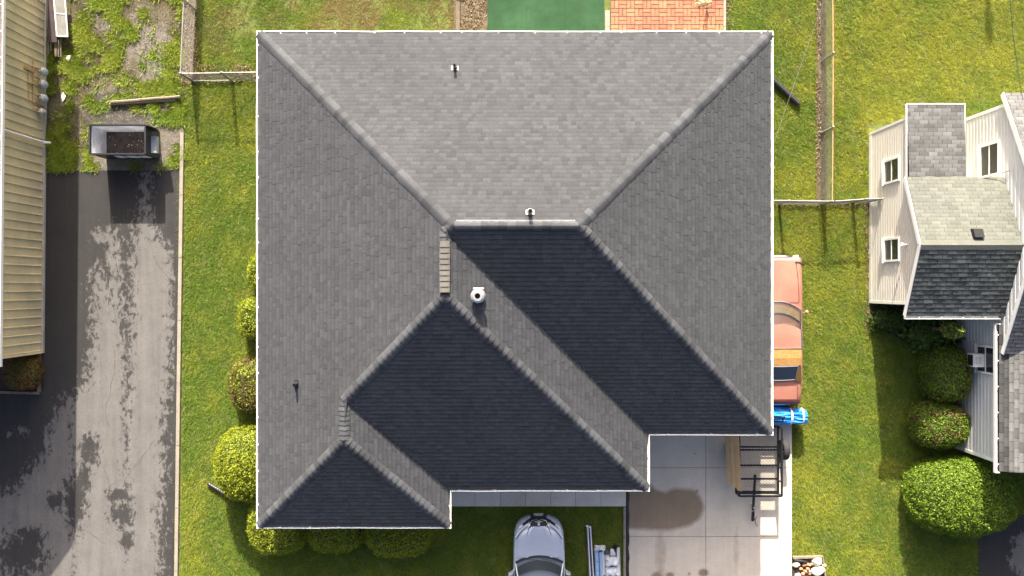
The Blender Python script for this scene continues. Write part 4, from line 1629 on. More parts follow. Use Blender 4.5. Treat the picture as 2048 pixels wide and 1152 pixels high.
for sg in (-1, 1):
    m.tube([(sg * w, y, float(np.interp(y, [q[0] for q in st], [q[2] for q in st])) - 0.006) for y, w in ((0.98, .75), (1.4, .74), (1.9, .71), (2.3, .67), (2.46, .63))], .009, 4)
    m.tube([(sg * w, y, float(np.interp(y, [q[0] for q in st], [q[2] for q in st])) - 0.012) for y, w in ((-1.86, .71), (-2.1, .72), (-2.44, .72))], .009, 4)
m.build('panel_seam', 'car_red_dark', rc)
# greenhouse


def arc_row(yc, bow, w, z, drop, n=9):
    """cross row bowed in y toward the front by bow at its centre"""
    return [(w * (2 * i / (n - 1) - 1), yc - bow * (2 * i / (n - 1) - 1) ** 2, z - drop * (2 * i / (n - 1) - 1) ** 2) for i in range(n)]


m = MB()
m.loft([arc_row(1.00, .30, .80, .955, .02), arc_row(0.60, .26, .745, 1.16, .03), arc_row(0.24, .20, .68, 1.33, .045)])
m.build('windshield', 'glass_clear', rc, smooth=True)
m = MB()
m.loft([[(x * .95, y - .10, z + .01) for x, y, z in arc_row(1.00, .30, .80, .955, .02)], [(x * .95, y - .38, z + .02) for x, y, z in arc_row(1.00, .30, .80, .955, .02)]])
m.build('dashboard', 'seat_tan', rc)
for sg in (-1, 1):
    m = MB()
    m.box(sg * .36 - .24, sg * .36 + .24, -.30, .25, .952, 1.02)
    m.box(sg * .36 - .23, sg * .36 + .23, -.42, -.31, .952, 1.22)
    m.build('seat', 'seat_tan', rc)
m = MB()
m.loft([arc_row(0.24, .20, .68, 1.333, .045), arc_row(0.05, .16, .685, 1.355, .05), arc_row(-0.3, .06, .69, 1.365, .05), arc_row(-0.60, 0, .685, 1.36, .05)])
m.build('roof', 'car_red', rc, smooth=True)
m = MB()
m.loft([arc_row(-0.60, 0, .69, 1.366, .05), arc_row(-0.95, -.02, .70, 1.345, .05), arc_row(-1.22, -.03, .71, 1.285, .05), arc_row(-1.24, -.03, .71, 1.25, .05)])
for sg in (-1, 1):
    m.loft([[(sg * .69, -0.60, 1.316), (sg * .71, -1.22, 1.235), (sg * .62, -1.26, 1.22)], [(sg * .80, -0.75, .95), (sg * .84, -1.80, .94), (sg * .60, -1.80, .95)]])
m.build('vinyl_top', 'vinyl_tan', rc)
m = MB()
m.loft([arc_row(-1.25, -.02, .60, 1.255, .02), arc_row(-1.50, -.02, .60, 1.10, .02), arc_row(-1.74, -.03, .60, .965, .02)])
m.build('rear_window', 'glass_dark', rc, smooth=True)
m = MB()
rowt, rowb = arc_row(-1.245, -.02, .61, 1.268, .02), arc_row(-1.76, -.03, .61, .965, .02)
m.tube(rowt, 0.016, 5)
m.tube(rowb, 0.016, 5)
m.tube([rowt[0], rowb[0]], 0.016, 5)
m.tube([rowt[-1], rowb[-1]], 0.016, 5)
wr = arc_row(1.02, .30, .82, .955, .02)
m.tube(wr, 0.014, 5)
for sg in (-1, 1):
    m.tube([(sg * .82, .72, .94), (sg * .69, .04, 1.30), (sg * .705, -.60, 1.325)], 0.020, 5)
    m.tube([(sg * .705, -.60, 1.325), (sg * .80, -.78, .96)], 0.012, 5)
m.tube(arc_row(-0.60, 0, .69, 1.378, .05), 0.010, 5)
m.build('trim', 'chrome', rc)
for sg in (-1, 1):
    m = MB()
    m.loft([[(sg * .83, .66, .95), (sg * .84, -.2, .95), (sg * .83, -.78, .95)], [(sg * .69, .04, 1.29), (sg * .70, -.2, 1.305), (sg * .695, -.60, 1.31)]])
    m.build('side_window', 'glass_dark', rc)
for y, zc, sg in ((2.63, .50, 1), (-2.66, .52, -1)):
    m = MB()
    rings = []
    for i in range(11):
        t_ = 2 * i / 10 - 1
        bx, byy = .90 * t_, y - sg * .12 * abs(t_) ** 3
        rings.append([(bx, byy - sg * .05, zc - .10), (bx, byy + sg * .05, zc - .08), (bx, byy + sg * .06, zc + .04), (bx, byy - sg * .03, zc + .10), (bx, byy - sg * .08, zc + .09)])
    m.loft(rings)
    m.build('bumper', 'chrome', rc, smooth=True)
m = MB()
m.box(-.55, .55, 2.555, 2.615, .60, .82)
m.build('grille', 'chrome', rc)
for sg in (-1, 1):
    m = MB()
    m.tube([(sg * .70, 2.50, .74), (sg * .70, 2.64, .73)], [0.11, 0.10], 14)
    m.build('headlight', 'lamp_lens', rc)
    m = MB()
    m.tube([(sg * .62, 2.42, .90), (sg * .86, 2.40, .86), (sg * .87, 2.58, .84)], 0.03, 6)
    m.build('fender_trim', 'chrome', rc)
m = MB()
m.tube([(.90, .62, .93), (.99, .64, 1.0)], 0.02, 6)
m.lathe([(0.001, 0), (.06, .0), (.075, .05), (.04, .11), (.001, .12)], (1.0, .64, .95), 10)
m.build('mirror', 'car_red', rc)
for x in (-.80, .80):
    for y in (1.62, -1.45):
        wheel(rc, x, y)

# ================================================================== SILVER CAR
SCX = 0.965
SCY = W(0, 1031, .55)[1] - 2.32
sc = thing('silver_car', 'silver car with twin black grilles parked on the shaded front lawn', 'car', (SCX, SCY, 0.02), rotz=0.008, local=True)
st2 = [(-2.30, .78, .75, .60), (-2.2, .86, .95, .80), (-1.8, .90, 1.02, .90), (-0.6, .915, 1.0, .90), (0.6, .915, .98, .88), (1.0, .912, .985, .86), (1.5, .90, .96, .83), (1.85, .87, .91, .78),
       (2.05, .80, .85, .72), (2.18, .68, .78, .66), (2.26, .50, .70, .60), (2.30, .36, .62, .55)]
m = MB()
m.loft([body_ring(y, w, zt, zs, crown=.035, sill=.28) for y, w, zt, zs in st2], caps=True)
m.build('body', 'car_silver', sc, smooth=True)
m = MB()
rings = []
for y, w, dz_ in ((0.98, .80, .0), (1.3, .78, .0), (1.65, .70, 0), (1.92, .52, 0), (2.04, .30, -.004)):
    zt = np.interp(y, [s[0] for s in st2], [s[2] for s in st2]) + .012 + dz_
    half = [(0, y, zt + .004), (w * .40, y, zt + .008), (w * .55, y, zt + .018), (w * .66, y, zt + .004), (w * .9, y, zt - .012), (w, y, zt - .035)]
    rings.append(mirror_ring(half))
m.loft(rings)
m.build('hood', 'car_silver', sc, smooth=True)


def zbody(x, y):
    ys_ = [q[0] for q in st2]
    w, zt, zs = (np.interp(y, ys_, [q[k] for q in st2]) for k in (1, 2, 3))
    half = body_ring(y, w, zt, zs, crown=.035, sill=.28)[8:]
    return float(np.interp(abs(x), [p[0] for p in half[:6]], [p[2] for p in half[:6]]))


for sg in (-1, 1):
    m = MB()
    pts = [(sg * .035, 2.02), (sg * .24, 2.02), (sg * .31, 2.10), (sg * .25, 2.21), (sg * .05, 2.24)]
    m.add([(x, y, zbody(x, y) + .020) for x, y in pts], [tuple(range(5))])
    gg = m.build('grille', 'black_plastic', sc)
    m = MB()
    m.tube([(x, y, zbody(x, y) + .026) for x, y in pts + pts[:1]], .009, 5)
    m.build('grille_frame', 'chrome', gg)
    m = MB()
    outer = [(.36, 2.15), (.50, 2.07), (.62, 1.99), (.72, 1.89), (.80, 1.77), (.835, 1.64)]
    inner = [(.38, 2.05), (.48, 1.99), (.58, 1.91), (.67, 1.82), (.745, 1.71), (.80, 1.62)]
    m.loft([[(sg * x, y, zbody(x, y) + .030) for x, y in outer], [(sg * x, y, zbody(x, y) + .022) for x, y in inner]])
    m.build('headlight', 'lamp_lens', sc)
    m = MB()
    m.tube([(sg * x, y - .012, zbody(x, y) + .016) for x, y in inner], .016, 5)
    m.tube([(sg * .27, 2.10, zbody(.27, 2.10) + .024), (sg * .36, 1.95, zbody(.36, 1.95) + .03), (sg * .44, 1.70, zbody(.44, 1.70) + .03)], [.02, .012, .004], 5)
    m.build('hood_seam', 'black_plastic', sc)
    m = MB()
    m.tube([(sg * .865, .60, .99), (sg * .95, .50, 1.04)], .022, 6)
    vs = [(sg * .90, .56, .98), (sg * 1.10, .46, 1.0), (sg * 1.10, .36, 1.0), (sg * .93, .40, .98), (sg * .92, .53, 1.13), (sg * 1.07, .46, 1.12), (sg * 1.08, .37, 1.12), (sg * .94, .41, 1.13)]
    m.add(vs, [(0, 1, 2, 3), (4, 5, 6, 7), (0, 1, 5, 4), (1, 2, 6, 5), (2, 3, 7, 6), (3, 0, 4, 7)])
    m.build('mirror', 'car_silver', sc)
m = MB()
rings = []
for i in range(13):
    t_ = 2 * i / 12 - 1
    x, y = .84 * t_, 2.34 - .50 * abs(t_) ** 2.6
    rings.append([(x * .97, y - .13, zbody(x * .97, y - .13) + .008), (x * 1.0, y - .05, zbody(x, y - .09) - .02), (x * 1.02, y, .54), (x * 1.02, y, .34), (x, y - .12, .25)])
m.loft(rings)
m.build('bumper', 'black_plastic', sc, smooth=True)
m = MB()
m.tube([(-.72, 2.02, .56), (-.45, 2.24, .565), (0, 2.345, .565), (.45, 2.24, .565), (.72, 2.02, .56)], .018, 6)
m.build('bumper_trim', 'chrome', sc)
m = MB()
m.tube([(-.55, .93, 1.045), (.02, .90, 1.075)], .010, 5)
m.tube([(.05, .96, 1.045), (.60, .84, 1.06)], .010, 5)
m.build('wiper', 'black_plastic', sc)
m = MB()
m.box(-.17, .17, 2.345, 2.385, .44, .56)
m.build('number_plate', 'plate', sc)
m = MB()
m.lathe([(.045, 0), (.045, .012), (.001, .016)], (0, 2.055, .862), 14)
m.build('badge', 'chrome', sc)
m = MB()
m.loft([arc_row(1.00, .22, .80, 1.02, .02), arc_row(.60, .20, .75, 1.21, .04), arc_row(.16, .16, .66, 1.42, .06)])
m.build('windshield', 'glass_clear', sc, smooth=True)
m = MB()
m.loft([[(x * .95, y - .12, z + .0) for x, y, z in arc_row(1.00, .22, .80, 1.01, .02)], [(x * .95, y - .45, z + .02) for x, y, z in arc_row(1.00, .22, .80, 1.01, .02)]])
m.build('dashboard', 'dash_blue', sc)
for sg in (-1, 1):
    m = MB()
    m.box(sg * .36 - .23, sg * .36 + .23, -.45, .20, 1.022, 1.06)
    m.box(sg * .36 - .22, sg * .36 + .22, -.56, -.44, 1.022, 1.36)
    m.build('seat', 'seat_grey', sc)
m = MB()
cw = arc_row(1.06, .22, .85, 1.012, .03)
m.loft([cw, [(x * .97, y - .08, z + .014) for x, y, z in cw]])
m.build('cowl', 'black_plastic', sc)
m = MB()
m.loft([arc_row(.16, .16, .66, 1.425, .06), arc_row(-.3, .08, .66, 1.47, .06), arc_row(-1.1, 0, .64, 1.45, .06), arc_row(-1.5, -.05, .62, 1.38, .06)])
m.build('roof', 'car_silver', sc, smooth=True)
m = MB()
m.loft([arc_row(-1.5, -.05, .62, 1.38, .06), arc_row(-2.1, -.08, .74, 1.0, .05)])
m.build('rear_window', 'glass_dark', sc)
m = MB()
for sg in (-1, 1):
    m.tube([(sg * .83, .74, .98), (sg * .675, -.06, 1.37), (sg * .65, -1.5, 1.33), (sg * .8, -2.0, 1.0)], .03, 6)
m.build('pillar', 'car_silver', sc)
for sg in (-1, 1):
    m = MB()
    m.loft([[(sg * .85, .66, .98), (sg * .87, -.5, 1.0), (sg * .84, -1.9, 1.0)], [(sg * .675, -.06, 1.36), (sg * .67, -.5, 1.38), (sg * .65, -1.5, 1.32)]])
    m.build('side_window', 'glass_dark', sc)
for x in (-.79, .79):
    for y in (1.42, -1.38):
        wheel(sc, x, y, .34, .23)

# ================================================================== TRAILER
tx0, tx1 = 8.02, 9.52
ty0, ty1 = W(0, 990, .75)[1], -4.95
tr = thing('utility_trailer', 'black open utility trailer with mesh floor below the garage corner', 'trailer', ((tx0 + tx1) / 2, -6, 0))
zf, zt = 0.50, 0.90
m = MB()
for x in (tx0, tx1):
    m.bar((x, ty0, zf), (x, ty1, zf), .06, .08)
    m.bar((x, ty0, zt), (x, ty1, zt), .06, .055)
for y in (ty0, ty1):
    m.bar((tx0, y, zf), (tx1, y, zf), .07, .05, up=(0, 1, 0))
m.bar((tx0, ty0, zt), (tx1, ty0, zt), .06, .055)
m.build('frame', 'black_steel', tr)
for x in (tx0, tx1):
    for k in range(6):
        m = MB()
        y = ty0 + (ty1 - ty0) * k / 5
        m.bar((x, y, zf), (x, y, zt), .04, .04)
        m.build('post', 'black_steel', tr)
for py in (894, 900, 931, 958, 984):
    y = W(0, py, zf)[1]
    m = MB()
    m.bar((tx0, y, zf - .03), (tx1, y, zf - .03), .06, .045)
    m.build('cross_member', 'black_steel', tr)
m = MB()
zz = zf + .012
k = 0
for q in np.arange(-2.6, 2.0, 0.10):
    for sg in (1, -1):
        a, b = [], []
        x0_, x1_ = tx0 + 0.03, tx1 - 0.03
        yA = ty0 + 1.2 + q
        yB = yA + sg * (x1_ - x0_) * 0.9
        p0_, p1_ = Vector((x0_, yA, zz)), Vector((x1_, yB, zz))
        ta, tb = 0.0, 1.0
        dy = p1_.y - p0_.y
        l0, l1 = (ty0 + .03 - p0_.y) / dy, (ty1 - .03 - p0_.y) / dy
        ta, tb = max(ta, min(l0, l1)), min(tb, max(l0, l1))
        if tb - ta > .01:
            m.bar(p0_.lerp(p1_, ta), p0_.lerp(p1_, tb), .006, .004)
m.build('floor_mesh', 'black_steel', tr)['kind'] = 'stuff'
m = MB()
tcx = W(1508, 0, .5)[0]
m.bar((W(1511, 0, .5)[0], W(0, 950, .5)[1], zf - .05), (tcx - 0.03, W(0, 1030, .5)[1], zf - .05), .075, .075)
m.build('tongue', 'black_steel', tr)
m = MB()
m.bar((tcx - .03, W(0, 1024, .5)[1], zf), (tcx - .05, W(0, 1042, .5)[1], zf), .09, .08)
m.lathe([(.05, 0), (.06, .04), (.03, .07), (.001, .075)], (tcx - .045, W(0, 1037, .5)[1], zf + .03), 10)
m.build('coupler', 'black_steel', tr)
m = MB()
m.tube([(tcx + .0, W(0, 1016, .5)[1], .1), (tcx + .0, W(0, 1016, .5)[1], .72)], .035, 8)
m.tube([(tcx, W(0, 1016, .5)[1], .70), (tcx - .16, W(0, 1020, .5)[1], .70)], .014, 6)
m.build('jack', 'galvanised', tr)
m = MB()
m.tube([(*W(1511, 1030, .3), .42), (*W(1510, 1040, .2), .22), (*W(1511, 1047, .1), .10), (*W(1516, 1053, .1), .07)], .012, 6)
m.build('safety_chain', 'black_steel', tr)
for x in (tx0 - .155, tx1 + .27):
    wheel(tr, x - 0, W(0, 900, .4)[1], .36, .20)
m = MB()
fy = W(0, 900, .4)[1]
m.bar((tx1 + .01, fy - .40, .66), (tx1 + .01, fy + .40, .66), .05, .05)
m.tube([(tx1, fy, .36), (tx1 + .3, fy, .36)], .04, 8)
m.build('fender_bracket', 'black_steel', tr)
m = MB()
for k in range(4):
    m.bar((tx0, ty1 + .10 + .09 * k, zf + .04 + .1 * k), (tx1 + .12, ty1 + .10 + .09 * k, zf + .04 + .1 * k), .03, .03)
for x in (tx0 + .02, (tx0 + tx1) / 2, tx1 + .1):
    m.bar((x, ty1 + .05, zf), (x, ty1 + .42, zf + .40), .035, .035)
m.build('ramp_gate', 'black_steel', tr)
# planks leaning on the trailer
for k in range(3):
    f0, f1 = k / 3 + .01, (k + 1) / 3 - .01
    lo, hi = Vector((7.55, 0, .68)), Vector((7.96, 0, .98))
    p0_, p1_ = lo.lerp(hi, f0), lo.lerp(hi, f1)
    yb = -6.90 - .10 * k
    sk = 0.13
    m = MB()
    nn = Vector((-.59, 0, .807)) * .035
    vs = []
    for off in (Vector((0, 0, 0)), nn):
        vs += [p0_ + off + Vector((sk * .9, yb, 0)), p1_ + off + Vector((sk * .9, yb - .06, 0)), p1_ + off + Vector((0, -4.6, 0)), p0_ + off + Vector((0, -4.6, 0))]
    m.add(vs, [(3, 2, 1, 0), (4, 5, 6, 7), (0, 1, 5, 4), (1, 2, 6, 5), (2, 3, 7, 6), (3, 0, 4, 7)], tone=(0.93, 1.05, 1.0)[k])
    tag(m.build('plank', 'plank'), ('lowest', 'middle', 'uppermost')[k] + ' of three yellow planks leaning on the trailer side', 'plank', 'planks leaning on the trailer')

# blue tarp bundle
tb = thing('tarp_bundle', 'bright blue wrapped tarp bundle between the red coupe and the trailer', 'tarp', (10.0, -4.56, 0.1))
m = MB()
rings = []
for i in range(15):
    t_ = i / 14
    x = 8.9 + 1.62 * t_
    rr = .29 * (1 - .10 * t_) * (0.86 if i == 14 else 1) * (0.92 if i in (9, 10) else 1)
    ring_ = []
    for j in range(48):
        a = 2 * math.pi * j / 48
        q = 1 + .08 * math.sin(5 * a + 3 * t_) + .07 * math.sin(11 * a - 7 * t_) + .06 * math.sin(17 * a + 9 * t_)
        ring_.append((x, -4.55 - .06 * t_ + rr * q * math.cos(a), .48 + rr * .9 * q * math.sin(a)))
    rings.append(ring_)
m.loft(rings, closed=True, caps=True)
m.build('tarp', 'tarp_blue', tb)
for x in (9.95, 10.36):
    m = MB()
    rings = []
    for xx in (x - .03, x + .03):
        rings.append([(xx, -4.59 + .297 * math.cos(a), .48 + .27 * math.sin(a)) for a in np.linspace(0, 2 * math.pi, 21)[:-1]])
    m.loft(rings, closed=True)
    m.build('strap', 'strap_white', tb)
m = MB()
m.box(9.0, 10.3, -4.80, -4.35, 0.0, .22)
m.build('pallet', 'timber_dark', tb)

# drain pipes
def drain(pts, r, label):
    m = MB()
    P_ = [Vector(p) for p in pts]
    full = []
    for a, b in zip(P_[:-1], P_[1:]):
        k = max(2, int((b - a).length / .04))
        full += [a.lerp(b, s / k) for s in range(k)]
    full.append(P_[-1])
    m.tube(full, [r * (1 + .10 * (i % 2)) for i in range(len(full))], 10)
    tag(m.build('drain_pipe', 'black_plastic'), label, 'pipe')


drain([(*W(1522, 140), .10), (*W(1596, 209), .09)], .095, 'black corrugated drain pipe sticking out beyond the right eave')
drain([(*W(470, 1000), .09), (*W(440, 979), .09), (*W(418, 966), .08)], .062, 'short black drain pipe end beside the big round bush on the left')

# ================================================================== GUTTER SCRAP PILE (front lawn)
for k, (a, b, lb) in enumerate(((1174.5, 1182, 'left of two long grey downspouts lying on the shaded lawn'), (1180, 1189, 'right of two long grey downspouts lying on the shaded lawn'))):
    ds = thing('downspout', lb, 'downspout', (*W(a, 1052), 0), group='downspouts lying on the lawn')
    A_, B_ = Vector((*W(a, 1052.5 + 2 * k, .1), .07)), Vector((*W(b, 1200, .1), .07))
    m = MB()
    m.bar(A_, B_, .075, .055)
    m.build('tube', 'pvc_grey', ds)
    m = MB()
    m.bar(A_ + Vector((.018, 0, .030)), B_ + Vector((.018, 0, .030)), .035, .006)
    m.bar(A_ + Vector((0, .03, 0)), A_ + Vector((0, -.02, 0)), .082, .062)
    m.build('edge', 'pvc_white', ds)
bp_ = thing('blue_pipe', 'light blue wrapped tube in the scrap pile on the lawn', 'pipe', (*W(1196, 1100), 0))
m = MB()
m.tube([(*W(1193, 1103, .15), .14), (*W(1197, 1200, .15), .14)], .075, 12)
m.tube([(*W(1201, 1105, .15), .12), (*W(1205, 1200, .15), .12)], .055, 12)
m.build('tube', 'pipe_blue', bp_)
m = MB()
for py in (1104, 1122, 1140):
    c = W(1194 + (py - 1103) * .04, py, .15)
    m.tube([(c[0] - .078, c[1], .14), (c[0] - .05, c[1], .20), (c[0], c[1], .222), (c[0] + .05, c[1] - .01, .2), (c[0] + .08, c[1] - .02, .14)], .008, 5)
m.build('tape', 'pvc_grey', bp_)


def channel(a, b, w, h, label, tilt=0):
    """a length of U-shaped white gutter"""
    t_ = thing('gutter_length', label, 'gutter', (*a, 0))
    A_, B_ = Vector((*a, .05)), Vector((*b, .05 + tilt))
    d = (B_ - A_).normalized()
    s = d.cross(Vector((0, 0, 1))).normalized()
    prof = [(-w / 2, h), (-w / 2, 0), (w / 2, 0), (w / 2, h), (w / 2 + .015, h), (w / 2 + .015, h - .02)]
    m = MB()
    m.loft([[P + s * x + Vector((0, 0, z)) for x, z in prof] for P in (A_, B_)])
    m.build('channel', 'pvc_white', t_)
    return t_


channel(W(1206.5, 1101), W(1209, 1200), .07, .08, 'narrow white gutter length beside the blue tube')
channel(W(1214, 1108), W(1222, 1200), .13, .10, 'white gutter length in the middle of the scrap pile')
channel(W(1236, 1094), W(1239, 1200), .10, .09, 'white gutter length nearest the driveway edging')


def crumple(name, label, cx, cy, rx, ry, h, mname, seed, cat='scrap'):
    rr = random.Random(seed)
    m = MB()
    nx_, ny_ = 7, 6
    vs = []
    for j in range(ny_):
        for i in range(nx_):
            u_, v__ = i / (nx_ - 1) * 2 - 1, j / (ny_ - 1) * 2 - 1
            edge = max(abs(u_), abs(v__))
            vs.append((cx + rx * (u_ + rr.uniform(-.13, .13)), cy + ry * (v__ + rr.uniform(-.13, .13)), max(.03, h * (1 - edge ** 2 * .9) + rr.uniform(-.05, .05))))
    fs = [(j * nx_ + i, j * nx_ + i + 1, (j + 1) * nx_ + i + 1, (j + 1) * nx_ + i) for j in range(ny_ - 1) for i in range(nx_ - 1)]
    m.add(vs, fs)
    tag(m.build(name, mname), label, cat)


c = W(1200, 1095)
crumple('plastic_scrap', 'crumpled white plastic at the top left of the scrap pile', c[0], c[1], .20, .10, .22, 'pvc_white', 1)
c = W(1222, 1098)
crumple('plastic_scrap', 'white plastic offcut at the top of the scrap pile', c[0] + .06, c[1] - .1, .10, .14, .2, 'pvc_white', 2)
c = W(1224, 1122)
crumple('plastic_scrap', 'largest crumpled white sheet in the scrap pile', c[0], c[1], .24, .17, .30, 'pvc_white', 3)
c = W(1224, 1142)
crumple('plastic_scrap', 'white crumpled sheet low in the scrap pile', c[0], c[1], .26, .16, .24, 'pvc_white', 4)
c = W(1212, 1101)
crumple('bracket_scrap', 'dark metal bracket scrap beside the white plastic', c[0], c[1] - .05, .10, .10, .18, 'pvc_grey', 5)
c = W(1230, 1097)
crumple('black_scrap', 'black plastic scrap at the upper right of the pile', c[0], c[1], .08, .14, .17, 'black_plastic', 6)
c = W(1213, 1152)
crumple('rust_scrap', 'rusty brown scrap low in the pile', c[0], c[1], .16, .08, .15, 'rust_rail', 8)

# ================================================================== ROCK BED
def rock(label, cx, cy, r, h, mname, seed, group=None, cat='rock'):
    rr = random.Random(seed)
    m = MB()
    n_ = 9
    rad = [rr.uniform(.8, 1.15) for _ in range(n_)]
    a0 = rr.random() * 6
    rings = []
    for f_, z in ((1.0, 0.0), (1.08, h * .45), (.80, h * .85), (.40, h)):
        rings.append([(cx + r * f_ * rad[j] * math.cos(a0 + 2 * math.pi * j / n_) * (1 + rr.uniform(-.06, .06)), cy + r * .8 * f_ * rad[j] * math.sin(a0 + 2 * math.pi * j / n_), z * rr.uniform(.9, 1.1)) for j in range(n_)])
    m.loft(rings, closed=True, caps=True)
    o = m.build('rock', mname)
    tag(o, label, cat, group)


for k, (px, py, r, h, lb) in enumerate(((1592, 1128, .13, .14, 'pale rock at the left end of the rock bed'), (1633, 1122, .19, .20, 'pale rock at the top right of the rock bed'),
                                        (1634, 1140, .22, .22, 'largest pale rock in the rock bed'), (1619, 1142, .06, .08, 'small pale rock between the orange stones'),
                                        (1647, 1130, .08, .09, 'small pale rock at the right rim of the rock bed'), (1595, 1150, .10, .1, 'pale rock at the bottom left of the rock bed'))):
    rock(lb, *W(px, py), r, h, 'rock_pale', k, 'pale rocks')
for k in range(15):
    px, py = R.uniform(1600, 1624), R.uniform(1124, 1156)
    rock('small orange stone in the rock bed', *W(px, py), R.uniform(.045, .08), R.uniform(.05, .11), 'rock_orange', 40 + k, 'orange stones in the rock bed', 'stone')
m = MB()
m.bar((*W(1584, 1114), .05), (*W(1644, 1112), .05), .07, .12)
m.bar((*W(1644, 1112), .045), (*W(1653, 1180), .045), .05, .10)
tag(m.build('bed_edging', 'weathered_wood'), 'weathered timber edging around the rock bed', 'edging')
m = MB()
m.tube([(*W(1586, 1118), .09), (*W(1600, 1120), .12), (*W(1612, 1123), .07)], .05, 8)
tag(m.build('plastic_sheet', 'black_plastic'), 'black plastic sheet edge inside the rock bed', 'plastic')

# bed border timbers at the left
m = MB()
m.bar((*W(80.5, 702), .05), (*W(80.5, 784), .05), .10, .13)
m.bar((*W(80.5, 786), .05), (-20.0, W(0, 782)[1], .05), .09, .12)
tag(m.build('bed_edging', 'timber_dark'), 'dark timber edging of the bed below the tan building', 'edging')

# ================================================================== overhead wires and the pole whose shadow crosses the lawn
def cable(name, label, a, b, sag, r, mname):
    m = MB()
    a, b = Vector(a), Vector(b)
    pts = [a.lerp(b, s / 24) - Vector((0, 0, sag * 4 * (s / 24) * (1 - s / 24))) for s in range(25)]
    m.tube(pts, r, 5)
    tag(m.build(name, mname), label, 'cable')


cable('service_cable', 'pale overhead cable crossing the lawn to the right eave', (8.62, W(0, 300, 2.6)[1], 2.55), (*W(1664, -40, 4.6), 4.6), .10, .007, 'wire')
cable('service_cable', 'thin dark cable from the lawn to the white house roof', (*W(2046, 200, 4.0), 4.0), (*W(2016, -60, 5.6), 5.6), .10, .010, 'pvc_grey')
cable('service_cable', 'thin dark cable sagging onto the white house wall', (*W(1965, 357, 3.0), 2.98), (*W(2060, 330, 3.6), 3.6), .12, .012, 'pvc_grey')
up = thing('utility_pole', 'dark wooden pole casting the shadow on the upper right lawn', 'pole', (*W(1943, -600), 0))
ph = 6.4
pb = (W(1968, 145)[0] - .13 * ph, W(1968, 145)[1] + 2.2 * ph)
up.location = (*pb, 0)
ORI[up.name] = (*pb, 0)
m = MB()
m.tube([(*pb, -.05), (*pb, ph)], [.14, .10], 12)
m.build('shaft', 'bark', up)
m = MB()
m.bar((pb[0] - .14, pb[1], ph - .25), (pb[0] + .14, pb[1], ph - .25), .12, .4)
m.build('transformer_bracket', 'bark', up)

# ================================================================== BUSHES
def bush(name, label, c, rad, p=2.4, n=9000, pal=((.10, .15, .015), (.05, .09, .012)), brown=0.0, browncol=(.13, .085, .03), leaf=.06, seed=0, zc=None, rough=.08, group=None, cat='bush', top_flat=0.0, spiky=0.35):
    rs = np.random.default_rng(seed + 100)
    rx, ry, rz = rad
    zc = zc if zc is not None else rz * .55
    root = thing(name, label, cat, (c[0], c[1], 0), group=group)
    d = rs.normal(size=(n, 3))
    d /= np.linalg.norm(d, axis=1, keepdims=True)
    d = d[d[:, 2] > -.45]

    def surf(d):
        q = (np.abs(d[:, 0] / rx) ** p + np.abs(d[:, 1] / ry) ** p + np.abs(d[:, 2] / rz) ** p) ** (-1 / p)
        nz = np.array([mnoise.noise(Vector((x * 2.3 + seed * 7.1, y * 2.3, z * 2.3))) for x, y, z in d * np.array([rx, ry, rz]) * 1.6])
        nz2 = np.array([mnoise.noise(Vector((x * 7 + seed * 3.3, y * 7, z * 7))) for x, y, z in d * np.array([rx, ry, rz]) * 1.6])
        return q * (1 + rough * nz + rough * .5 * nz2), nz, nz2
    q, nz, nz2 = surf(d)
    P_ = d * q[:, None]
    nrm = np.sign(P_) * np.abs(P_ / np.array([rx, ry, rz])) ** (p - 1) / np.array([rx, ry, rz])
    nrm /= np.linalg.norm(nrm, axis=1, keepdims=True) + 1e-9
    depth = rs.random(len(d)) ** 1.6 * .14
    P_ = P_ - nrm * depth[:, None]
    pos = P_ + np.array([c[0], c[1], zc])
    keep = pos[:, 2] > .03
    pos, nrm, nz, nz2, depth = pos[keep], nrm[keep], nz[keep], nz2[keep], depth[keep]
    k = len(pos)
    up_ = nrm * .30 + rs.normal(size=(k, 3)) * (spiky + .25) + np.array([0, 0, .12])
    up_ /= np.linalg.norm(up_, axis=1, keepdims=True)
    e2 = up_ * leaf * rs.uniform(.7, 1.5, (k, 1))
    r3 = nrm + rs.normal(size=(k, 3)) * .45
    e1 = np.cross(up_, r3)
    e1 /= np.linalg.norm(e1, axis=1, keepdims=True) + 1e-9
    e1 *= leaf * rs.uniform(.5, .9, (k, 1))
    t_ = np.clip(rs.random(k) * .8 + .3 * nz2 + .15, 0, 1)[:, None]
    col = np.array(pal[0]) * t_ + np.array(pal[1]) * (1 - t_)
    col *= rs.uniform(.8, 1.2, (k, 1))
    if brown > 0:
        bmask = (nz * .5 + .5 + rs.normal(size=k) * .18) > (1 - brown)
        col = np.where(bmask[:, None], np.array(browncol) * rs.uniform(.6, 1.3, (k, 1)), col)
    leaf_mesh('foliage', pos, e1, e2, col, 'leaf', root, quad=True)
    m = MB()
    rings = []
    for a in np.linspace(-.42, 1.0, 9):
        zz_ = math.sin(a * math.pi / 2)
        rr = math.sqrt(max(0, 1 - zz_ * zz_)) + 1e-3
        dd = np.array([[rr * math.cos(b), rr * math.sin(b), zz_] for b in np.linspace(0, 2 * math.pi, 21)[:-1]])
        qq, _, _ = surf(dd)
        pp = dd * (qq * .86)[:, None] + np.array([c[0], c[1], zc])
        pp[:, 2] = np.maximum(pp[:, 2], .02)
        rings.append(pp.tolist())
    m.loft(rings, closed=True)
    m.build('inner_branches', 'bush_core', root, smooth=True)
    m = MB()
    m.tube([(c[0], c[1], -.02), (c[0], c[1], zc)], .06, 7)
    m.build('stem', 'bark', root)
    return root


